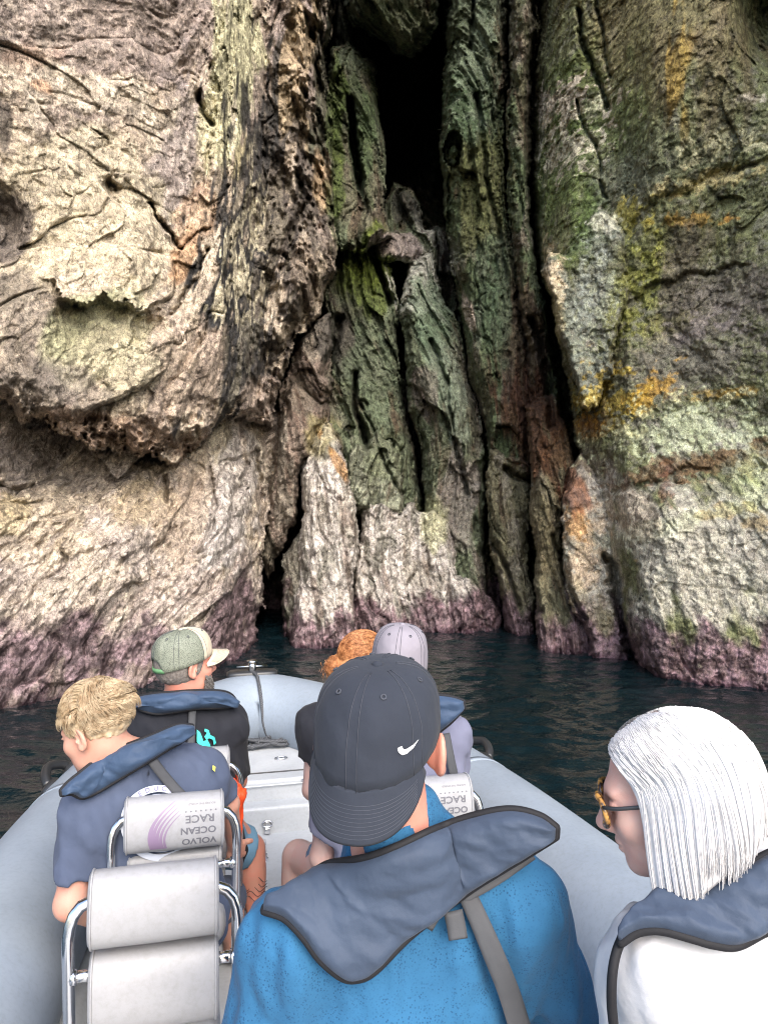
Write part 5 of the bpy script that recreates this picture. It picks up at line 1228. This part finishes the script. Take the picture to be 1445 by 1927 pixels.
# ---------------- blond man
def man_blond():
    hc = P(181, 1374, 2.30); M = rot(74, -20, 0); N = P(262, 1440, 2.36); A = P(162, 1530, 2.30); B_ = P(385, 1452, 2.50); pel = P(325, 1745, 2.42)
    S = Solid(); w = head_prims(S, hc, M, 1.0, N, .055)
    Mt, c = torso_prims(S, N, A, B_, pel, -.008)
    eL, wL = P(132, 1702, 2.22), P(215, 1740, 2.42); eR, wR = P(428, 1512, 2.58), P(442, 1588, 2.72)
    S.cone(A, eL, .047, .043, .03); S.cone(eL, wL, .042, .028, .02); hand_prims(S, wL, wL-eL, (0, 0, 1), .95, .7); S.cone(B_, eR, .045, .038, .03); S.cone(eR, wR, .037, .027, .02); hand_prims(S, wR, wR-eR, (.6, -1, 0), .95, .7)
    kL, kR = P(330, 1700, 2.80), P(425, 1690, 2.86); fL, fR = kL*[1, 1, 0]+[0, .02, FZ+.08], kR*[1, 1, 0]+[.03, .02, FZ+.08]; seated_legs(S, pel, Mt[:, 0], kL, kR, fL, fR)
    o = person('blond man in navy T-shirt with round print, seated behind the VOLVO seat roll', GRP, S, split_patches(hc, [A, B_, eL, wL, eR, wR, pel, kL, kR, N, fL, fR]), SK1)
    o['label'] = 'blond bareheaded man in navy T-shirt with a round pale print, looking down over the side'
    eyes(hc, M, 1., o, w)
    T = Solid(); torso_prims(T, N, A, B_, pel, .014, 1.05, 1.06)
    d = eL-A; T.cutc(A, eL+d*.3, .064, .060, A+d*.72, d, .05); d = eR-B_; T.cutc(B_, eR+d*.3, .062, .058, B_+d*.75, d, .05)
    nd = hc-N; nd /= np.linalg.norm(nd); T.cone(N-nd*.04, N+nd*.25, .060, .058, .01, 's')
    b = bounds([A, B_, eL, eR, pel, N], .12); b[0][2] = pel[2]-.12
    ex = lambda G: np.clip(.026*fbm(G[..., 0]*8+G[..., 2]*3, G[..., 1]*8, G[..., 2]*4, 440, 3), -.016, .004)
    clothes('t_shirt', T, b, .0075, C_NAVY, o, ex)
    s2 = lambda X: T(X, .012)+0
    H = Solid(); H.p = []; 
    for kn in (kL, kR):
        h = pel+(kn-pel)*.1; H.cone(h, kn, .10, .078, .04)
    H.ell(pel+[0, 0, -.03], (.17, .13, .10), Mt, .04); clothes('shorts', H, bounds([pel, kL, kR], .16), .009, C_NAVY, o)
    vest, G = pad_strip('life_jacket', [(114,1487),(130,1470),(155,1450),(180,1430),(207,1412),(249,1398),(290,1381),(332,1364),(362,1364)], [(116,1497),(134,1494),(156,1502),(190,1488),(221,1469),(277,1435),(311,1414),(345,1394),(364,1380)], s2, 1.9, [2.18,2.22,2.26,2.28,2.30,2.36,2.42], .034, C_VESTB, o, nu=70, nv=16, trim=C_PIPE, trim_r=.0055, off=.012, wr=.012, seed=530)
    ribbon('strap', [(284,1427),(305,1455),(328,1482),(352,1508),(372,1540)], 20, s2, 1.9, 2.5, C_WEB, vest, .003)
    # round print on the back
    cx, cy, r = 300, 1549, 73; th = np.linspace(0, 2*np.pi, 49)[:-1]
    def arcband(r0, r1, a0, a1, n=24):
        a = np.linspace(R(a0), R(a1), n); return [(cx+r1*math.cos(x), cy-r1*math.sin(x)*.98) for x in a]+[(cx+r0*math.cos(x), cy-r0*math.sin(x)*.98) for x in a[::-1]]
    pr = flat_shapes('round_print', [arcband(60, r, a, a+45) for a in range(0, 360, 45)]+[arcband(54, 56, a, a+45) for a in range(0, 360, 45)], s2, 1.9, 2.6, M_PRINTW, o, .003, 9)
    flat_shapes('print_scene', [[(262,1510),(280,1500),(300,1503),(322,1498),(342,1512),(338,1520),(310,1512),(284,1516)], [(252,1540),(275,1522),(300,1526),(290,1545),(262,1560)], [(300,1530),(340,1524),(350,1545),(320,1560)]], s2, 1.9, 2.6, M_PRINTW, pr, .003, 9)
    v2s = []
    for i, ch in enumerate('EDUCATION'):
        v, f = text_mesh(ch, 13, 1.0, .2); v = v-[v[:, 0].mean(), 4.5]; a = R(122-13.5*i); ca_, sa_ = math.cos(a-math.pi/2), math.sin(a-math.pi/2)
        X = v[:, 0]*ca_-v[:, 1]*sa_; Y_ = v[:, 0]*sa_+v[:, 1]*ca_; px = cx+67*math.cos(a)+X; py = cy-67*math.sin(a)*.98-Y_
        v2s.append((raymarch(px, py, s2, 1.9, 2.6, .0045), f))
    v, f = merge(v2s); mkmesh('print_lettering', v, f, M_PRINTP, pr, smooth=False)
    flat_shapes('sleeve_mark', [[(401,1440),(406,1443),(405,1452),(400,1448)]], s2, 1.9, 2.7, M_YEL, o, .003, 9)
    # wavy hair
    hs = Solid(); hs.ell(w(0, -.022, .040), (.083, .106, .092), M, .02); hs.plane(w(0, .072, .075), M@np.array([0, 1, .1]), .02); hs.plane(w(0, -.02, -.035), M@np.array([0, .12, -1]), .01); hs.ell(w(0, .085, .0), (.072, .07, .052), M, .02, 's')
    for q in (-1, 1): hs.ell(w(q*.085, .01, -.012), (.022, .030, .045), M, .015, 's')
    hb = clothes('hair', hs, bounds([hc], .15), .004, HM_BLOND, o, folds(34, .008, 9))
    rs = np.random.RandomState(5); Pp = []
    for k in range(6000):
        th = rs.uniform(0, 2*np.pi); e0 = math.acos(rs.uniform(-.25, 1)); x, y, z = math.sin(e0)*math.sin(th), math.sin(e0)*math.cos(th), math.cos(e0)
        q0 = np.array([.083*x, -.022+.106*y, .040+.092*z])
        if q0[1] > .060 and q0[2] < .075: continue
        if q0[1] > .02 and q0[2] < .01: continue
        if q0[2] < .0 and abs(q0[0]) > .06 and q0[1] > -.03: continue
        n = q0-np.array([0, -.022, .04]); n /= np.linalg.norm(n)
        fl = np.array([-.5*n[0]-.25, .6-1.2*(y < -.2), -.2]); fl = np.array([.35*math.sin(q0[1]*40), .55 if y > -.1 else -.1, -.75 if z < .4 else -.1])
        fl = fl-n*(fl@n); fl /= np.linalg.norm(fl)+1e-6; L = rs.uniform(.030, .052)*(1.15 if z > .3 else .6); cl_ = rs.uniform(.8, 1.2); ph = 22*q0[1]+16*q0[0]+rs.normal(0, .3); side = np.cross(n, fl)
        lift = .013*(z > .2)+.004
        Pp.append([hc+M@(q0+fl*L*u+n*(lift*math.sin(u*2.6)*1.2+.002*math.sin(u*7+ph))+side*.0055*math.sin(u*4*cl_+ph)) for u in np.linspace(0, 1, 10)])
    v, f = strands(Pp, .0010, .0004, 3); mkmesh('hair_strands', v, f, HM_BLOND, hb)
# ---------------- bearded man with mesh cap
def man_mesh():
    hc = P(350, 1250, 2.92); M = rot(-52, 0, 0); N = P(345, 1318, 2.95); A = P(276, 1372, 2.90); B_ = P(428, 1366, 3.02); pel = P(370, 1570, 2.98)
    S = Solid(); w = head_prims(S, hc, M, 1.0, N, .058)
    Mt, c = torso_prims(S, N, A, B_, pel, -.008, 1.06)
    eL, wL = P(262, 1490, 2.95), P(330, 1540, 3.15); eR, wR = P(446, 1468, 3.06), P(420, 1530, 3.22)
    for a, e, wr in ((A, eL, wL), (B_, eR, wR)): S.cone(a, e, .048, .038, .03); S.cone(e, wr, .037, .028, .02); hand_prims(S, wr, wr-e, (0, 0, 1), .95, .6)
    kL, kR = P(395, 1600, 3.2), P(470, 1598, 3.12); fL, fR = kL*[1, 1, 0]+[0, .02, FZ+.08], P(484, 1735, 3.08); seated_legs(S, pel, Mt[:, 0], kL, kR, fL, fR)
    o = person('bearded man in mesh cap and black T-shirt, looking right', GRP, S, split_patches(hc, [A, B_, eL, wL, eR, wR, pel, kL, kR, N, fL, fR]), SK2)
    eyes(hc, M, 1., o, w)
    T = Solid(); torso_prims(T, N, A, B_, pel, .016, 1.1, 1.08)
    for a, e in ((A, eL), (B_, eR)): d = e-a; T.cutc(a, e+d*.3, .066, .062, a+d*.92, d, .05)
    nd = hc-N; nd /= np.linalg.norm(nd); T.cone(N-nd*.04, N+nd*.25, .062, .06, .01, 's')
    b = bounds([A, B_, eL, eR, pel, N], .12); b[0][2] = pel[2]-.06
    clothes('t_shirt', T, b, .008, C_BLACK, o, lambda G: np.clip(.026*fbm(G[..., 0]*8+G[..., 2]*4, G[..., 1]*8, G[..., 2]*5, 450, 3), -.016, .004))
    s2 = lambda X: T(X, .012)
    H = Solid()
    for kn in (kL, kR): d = kn-pel; H.cutc(pel+d*.15, kn+d*.1, .108, .082, pel+d*.93, d, .05)
    H.ell(pel+[0, 0, -.02], (.18, .14, .12), Mt, .04); clothes('shorts', H, bounds([pel, kL, kR], .18), .009, C_SHORT, o, folds(12, .008, 12))
    vest, G = pad_strip('life_jacket', [(252,1324),(262,1311),(290,1305),(330,1302),(380,1299),(415,1300),(434,1306),(444,1318)], [(254,1329),(268,1338),(296,1344),(330,1340),(370,1334),(410,1333),(432,1331),(444,1326)], s2, 2.5, [2.84,2.84,2.84,2.86,2.88,2.92,2.96], .045, C_VESTB, o, nu=60, nv=14, trim=C_PIPE, trim_r=.006, off=.012, wr=.012, seed=540)
    ribbon('strap', [(363,1333),(362,1350),(361,1372),(360,1410)], 14, s2, 2.5, 3.0, C_WEB, vest, .003)
    flat_shapes('turquoise_print', [[(371,1373),(377,1378),(381,1388),(383,1395),(391,1392),(396,1402),(399,1414),(388,1416),(378,1406),(371,1396)], [(386,1371),(393,1374),(396,1383),(404,1387),(407,1398),(403,1402),(401,1392),(394,1389),(389,1393),(385,1386),(390,1379),(385,1376)], [(370,1398),(380,1410),(392,1418),(402,1420),(404,1430),(388,1432),(372,1420)]], s2, 2.5, 3.1, M_TEAL, o, .005, 6)
    mm = mat('cap_mesh', (.16,.175,.13), .7); t = NT(mm); vo = t.vor(t.coord(), 330); t.link(t.ramp(vo, [(.25, (.035,.037,.03)), (.5, (.15,.165,.125))]), t.b.inputs['Base Color'])
    cap_shape(hc+M@np.array([0, 0, .022]), M@rot(0, 4, 0), 1.0, C_CAPB, o, front=1, rim_front=.012, rim_back=-.030, h=.112, a=.091, b=.115, squash=2.8, mesh_m=mm, brim=(.07, 10, 58), opening=True, brimlen=.070, stitch=M_STITCH, raised=.4)
    hs = Solid(); hs.ell(w(0, -.020, .010), (.081, .102, .098), M, .01); hs.plane(w(0, .048, 0), M@np.array([0, 1, -.1]), .01); hs.plane(w(0, -.03, -.072), M@np.array([0, -.15, -1]), .01); hs.plane(w(0, 0, .07), M@np.array([0, 0, 1]), .01)
    for q in (-1, 1): hs.ell(w(q*.086, -.002, -.006), (.022, .026, .044), M, .01, 's')
    hb = clothes('hair', hs, bounds([hc], .13), .004, HM_GREY, o, folds(50, .004, 7))
    rs = np.random.RandomState(8); Pp = []
    for k in range(900):
        a = rs.uniform(-1.25, 1.25); z = rs.uniform(-.115, -.035); q0 = np.array([.062*math.sin(a)*(1+.1*(z > -.08)), .028+.066*math.cos(a), z])
        if abs(a) < .5 and z > -.075 and not (-.056 < z < -.046): continue
        if z > -.05 and abs(a) < .75: continue
        d = np.array([math.sin(a)*.5, math.cos(a)*.6, -1.]); d /= np.linalg.norm(d); L = rs.uniform(.015, .032)
        Pp.append([hc+M@(q0+d*L*u+rs.normal(0, .0015, 3)) for u in np.linspace(0, 1, 5)])
    v, f = strands(Pp, .0019, .0006, 3); mkmesh('beard', v, f, HM_BEARD, o)
    # tattoo lines round the shin
    ls = Solid(); ls.cone(kR, fR, .056, .038, .01); parts = []
    for k in range(5):
        z0 = 1655+k*9; parts.append(tube_vf(raymarch(np.linspace(464, 503, 14), z0+5*np.sin(np.linspace(0, 9, 14)+k), lambda X: ls(X, .003), 2.7, 3.06, .0), .0011, 5))
    v, f = merge(parts); mkmesh('tattoo', v, f, M_BLK, o)
# ---------------- man in washed grey cap
def man_grey():
    hc = P(751, 1250, 2.60); M = rot(-6, 2, 5); N = P(752, 1335, 2.60); A = P(636, 1440, 2.50); B_ = P(838, 1388, 2.62); pel = P(735, 1650, 2.60)
    S = Solid(); w = head_prims(S, hc, M, 1.0, N, .058)
    Mt, c = torso_prims(S, N, A, B_, pel, -.008, 1.02)
    eL, wL = P(606, 1612, 2.58), P(640, 1600, 2.86); eR, wR = P(852, 1530, 2.66), P(800, 1600, 2.85)
    for a, e, wr in ((A, eL, wL), (B_, eR, wR)): S.cone(a, e, .048, .040, .03); S.cone(e, wr, .038, .028, .02); hand_prims(S, wr, wr-e, (0, 0, 1), .95, .6)
    kL, kR = P(562, 1612, 2.95), P(800, 1650, 3.0); fL, fR = P(548, 1760, 2.92), kR*[1, 1, 0]+[0, .02, FZ+.08]; seated_legs(S, pel, Mt[:, 0], kL, kR, fL, fR)
    o = person('man in faded grey cap and grey lilac T-shirt, seen from behind', GRP, S, split_patches(hc, [A, B_, eL, wL, eR, wR, pel, kL, kR, N, fL, fR]), SK4 if False else SK5)
    T = Solid(); torso_prims(T, N, A, B_, pel, .016, 1.1, 1.08)
    for a, e, q in ((A, eL, .66), (B_, eR, .8)): d = e-a; T.cutc(a, e+d*.3, .064, .060, a+d*q, d, .05)
    nd = hc-N; nd /= np.linalg.norm(nd); T.cone(N-nd*.04, N+nd*.25, .062, .06, .01, 's')
    b = bounds([A, B_, eL, eR, pel, N], .12); b[0][2] = pel[2]-.06
    clothes('t_shirt', T, b, .008, C_LILAC, o, lambda G: np.clip(.022*fbm(G[..., 0]*8+G[..., 2]*4, G[..., 1]*8, G[..., 2]*4, 460, 3), -.016, .004))
    s2 = lambda X: T(X, .012)
    H = Solid()
    for kn, q in ((kL, .72), (kR, .9)): d = kn-pel; H.cutc(pel+d*.1, kn+d*.1, .105, .085, pel+d*q, d, .05)
    H.ell(pel+[0, 0, -.02], (.18, .14, .12), Mt, .04); clothes('shorts', H, bounds([pel, kL, kR], .18), .009, C_SHORT2, o, folds(12, .008, 12))
    vest, G = pad_strip('life_jacket', [(640,1372),(680,1330),(740,1310),(800,1306),(845,1310),(872,1318)], [(642,1386),(690,1392),(740,1392),(800,1390),(840,1366),(874,1332)], s2, 2.2, [2.42,2.46,2.5,2.5,2.48,2.48], .035, C_VESTB, o, nu=50, nv=16, trim=C_PIPE, trim_r=.006, off=.014, wr=.012, seed=550)
    ribbon('strap', [(838,1380),(848,1430),(858,1478),(866,1530)], 16, s2, 2.2, 2.62, C_WEB, vest, .003)
    cap_shape(hc+M@np.array([0, 0, .016]), M, 1.0, C_CAPG, o, front=1, rim_front=.010, rim_back=-.045, h=.122, a=.095, b=.116, squash=3.1, brim=(.07, 14, 58), opening=False, stitch=M_STITCH)
    hs = Solid(); hs.ell(w(0, -.020, .005), (.081, .102, .098), M, .01); hs.plane(w(0, .035, 0), M@np.array([0, 1, -.1]), .01); hs.plane(w(0, 0, .06), M@np.array([0, 0, 1]), .01); hs.plane(w(0, -.03, -.07), M@np.array([0, -.15, -1]), .01); clothes('hair', hs, bounds([hc], .13), .005, HM_GREY, o, folds(50, .004, 7))
# ---------------- red-haired woman
def redhead():
    hc = P(686, 1248, 3.05); M = rot(-30, -4, 0); N = P(672, 1318, 3.05); A = P(596, 1362, 3.0); B_ = P(742, 1362, 3.12); pel = P(670, 1560, 3.02)
    S = Solid(); w = head_prims(S, hc, M, .96, N, .048, .9)
    Mt, c = torso_prims(S, N, A, B_, pel, -.008, .95)
    eL, wL = P(588, 1486, 2.98), P(640, 1540, 3.12); eR, wR = P(755, 1490, 3.15), P(710, 1540, 3.3)
    for a, e, wr in ((A, eL, wL), (B_, eR, wR)): S.cone(a, e, .043, .037, .03); S.cone(e, wr, .036, .026, .02); hand_prims(S, wr, wr-e, (0, 0, 1), .88, .6)
    kL, kR = P(640, 1600, 3.35), P(730, 1600, 3.38); fL, fR = kL*[1, 1, 0]+[0, .02, FZ+.08], kR*[1, 1, 0]+[0, .02, FZ+.08]; seated_legs(S, pel, Mt[:, 0], kL, kR, fL, fR)
    o = person('red-haired person with low bun and black T-shirt, half hidden behind the two caps', GRP, S, split_patches(hc, [A, B_, eL, wL, eR, wR, pel, kL, kR, N, fL, fR]), SK5)
    T = Solid(); torso_prims(T, N, A, B_, pel, .016, 1.1, 1.08)
    for a, e in ((A, eL), (B_, eR)): d = e-a; T.cutc(a, e+d*.3, .060, .060, a+d*.50, d, .05)
    nd = hc-N; nd /= np.linalg.norm(nd); T.cone(N-nd*.04, N+nd*.25, .056, .055, .01, 's')
    b = bounds([A, B_, eL, eR, pel, N], .12); b[0][2] = pel[2]-.06
    clothes('t_shirt', T, b, .008, C_BLACK, o, lambda G: np.clip(.022*fbm(G[..., 0]*8+G[..., 2]*4, G[..., 1]*8, G[..., 2]*4, 470, 3), -.016, .004))
    H = Solid()
    for kn in (kL, kR): d = kn-pel; H.cutc(pel+d*.1, kn+d*.1, .100, .08, pel+d*.95, d, .05)
    clothes('shorts', H, bounds([pel, kL, kR], .18), .010, C_NAVY, o)
    bun = P(634, 1256, 3.0)
    hs = Solid(); hs.ell(w(0, -.020, .032), np.array((.083, .106, .092)), M, .02); hs.plane(w(0, .06, .06), M@np.array([0, 1, .1]), .02); hs.ell(bun, (.042, .036, .040), None, .02); hs.cone(w(0, -.1, -.01), bun, .045, .03, .03)
    hb = clothes('hair', hs, bounds([hc, bun], .15), .005, HM_RED, o, folds(34, .004, 19))
    rs = np.random.RandomState(15); Pp = []
    for k in range(3500):
        th = rs.uniform(0, 2*np.pi); e0 = math.acos(rs.uniform(-.5, 1)); q0 = np.array([.083*math.sin(e0)*math.sin(th), -.02+.106*math.sin(e0)*math.cos(th), .032+.092*math.cos(e0)])
        if q0[1] > .055 and q0[2] < .07: continue
        a = hc+M@q0; t_ = np.linspace(0, 1, 12); L = min(1., rs.uniform(.3, .9)); ph = rs.uniform(0, 6)
        cen = hc+M@np.array([0, -.02, .032]); pts = []
        for u in t_:
            p = a+(bun-a)*u*L; d = p-cen; loc = M.T@d; k_ = np.linalg.norm(loc/[.086, .109, .095]); 
            if k_ < 1.03: p = cen+d/k_*1.03
            pts.append(p+np.array([0, 0, 1])*.005*math.sin(u*9+ph)+np.array([.003*math.sin(u*14+ph), 0, 0]))
        Pp.append(pts)
    for k in range(700):
        ax = rs.normal(0, 1, 3); ax /= np.linalg.norm(ax); u1 = np.cross(ax, [0.3, .2, 1.]); u1 /= np.linalg.norm(u1); v1 = np.cross(ax, u1); r_ = rs.uniform(.022, .046); a0 = rs.uniform(0, 6); off = ax*rs.uniform(-.018, .018)
        Pp.append([bun+off+(u1*math.cos(a0+u*2.6)+v1*math.sin(a0+u*2.6))*r_*(1+.12*math.sin(u*9)) for u in np.linspace(0, 1, 12)])
    for k in range(60): q = bun+rs.normal(0, .02, 3); Pp.append([q+np.array([-.01*u+.006*math.sin(u*6+k), -.01*u, -.055*u*rs.uniform(.5, 1)]) for u in np.linspace(0, 1, 12)])
    v, f = strands(Pp, .0010, .0004, 3); mkmesh('hair_strands', v, f, HM_RED, hb)
# ---------------- things lying beside the seats
def bundle():
    S = Solid(); S.cone(P(438, 1476, 2.80), P(448, 1496, 2.80), .018, .024, .02); S.cone(P(448, 1496, 2.80), P(447, 1555, 2.82), .018, .012, .02); S.cone(P(447, 1555, 2.82), P(444, 1592, 2.84), .012, .024, .02)
    V, F = solid_mesh(S, [(*bounds([P(440, 1478, 2.82), P(440, 1600, 2.86)], .06), .004)], lambda G: -.012*np.abs(fbm(G[..., 0]*40, G[..., 1]*40, G[..., 2]*16, 480, 3)))
    o = tag(mkmesh('rescue_sling', V, F, C_RED), 'crumpled orange and black rescue sling hanging beside the light blue shorts', 'rescue sling')
    S = Solid(); S.cone(P(452, 1560, 2.86), P(455, 1600, 2.87), .014, .020, .02); S.cone(P(455, 1600, 2.87), P(446, 1640, 2.87), .020, .016, .02)
    V, F = solid_mesh(S, [(*bounds([P(452, 1560, 2.86), P(446, 1640, 2.87)], .05), .004)]); mkmesh('strap', V, F, C_PIPE, o)
if not globals().get('NOPEOPLE'):
    for fn in (man_blue, woman, man_blond, man_mesh, man_grey, redhead, bundle):
        fn(); print(fn.__name__, round(time.time()-T0, 1))
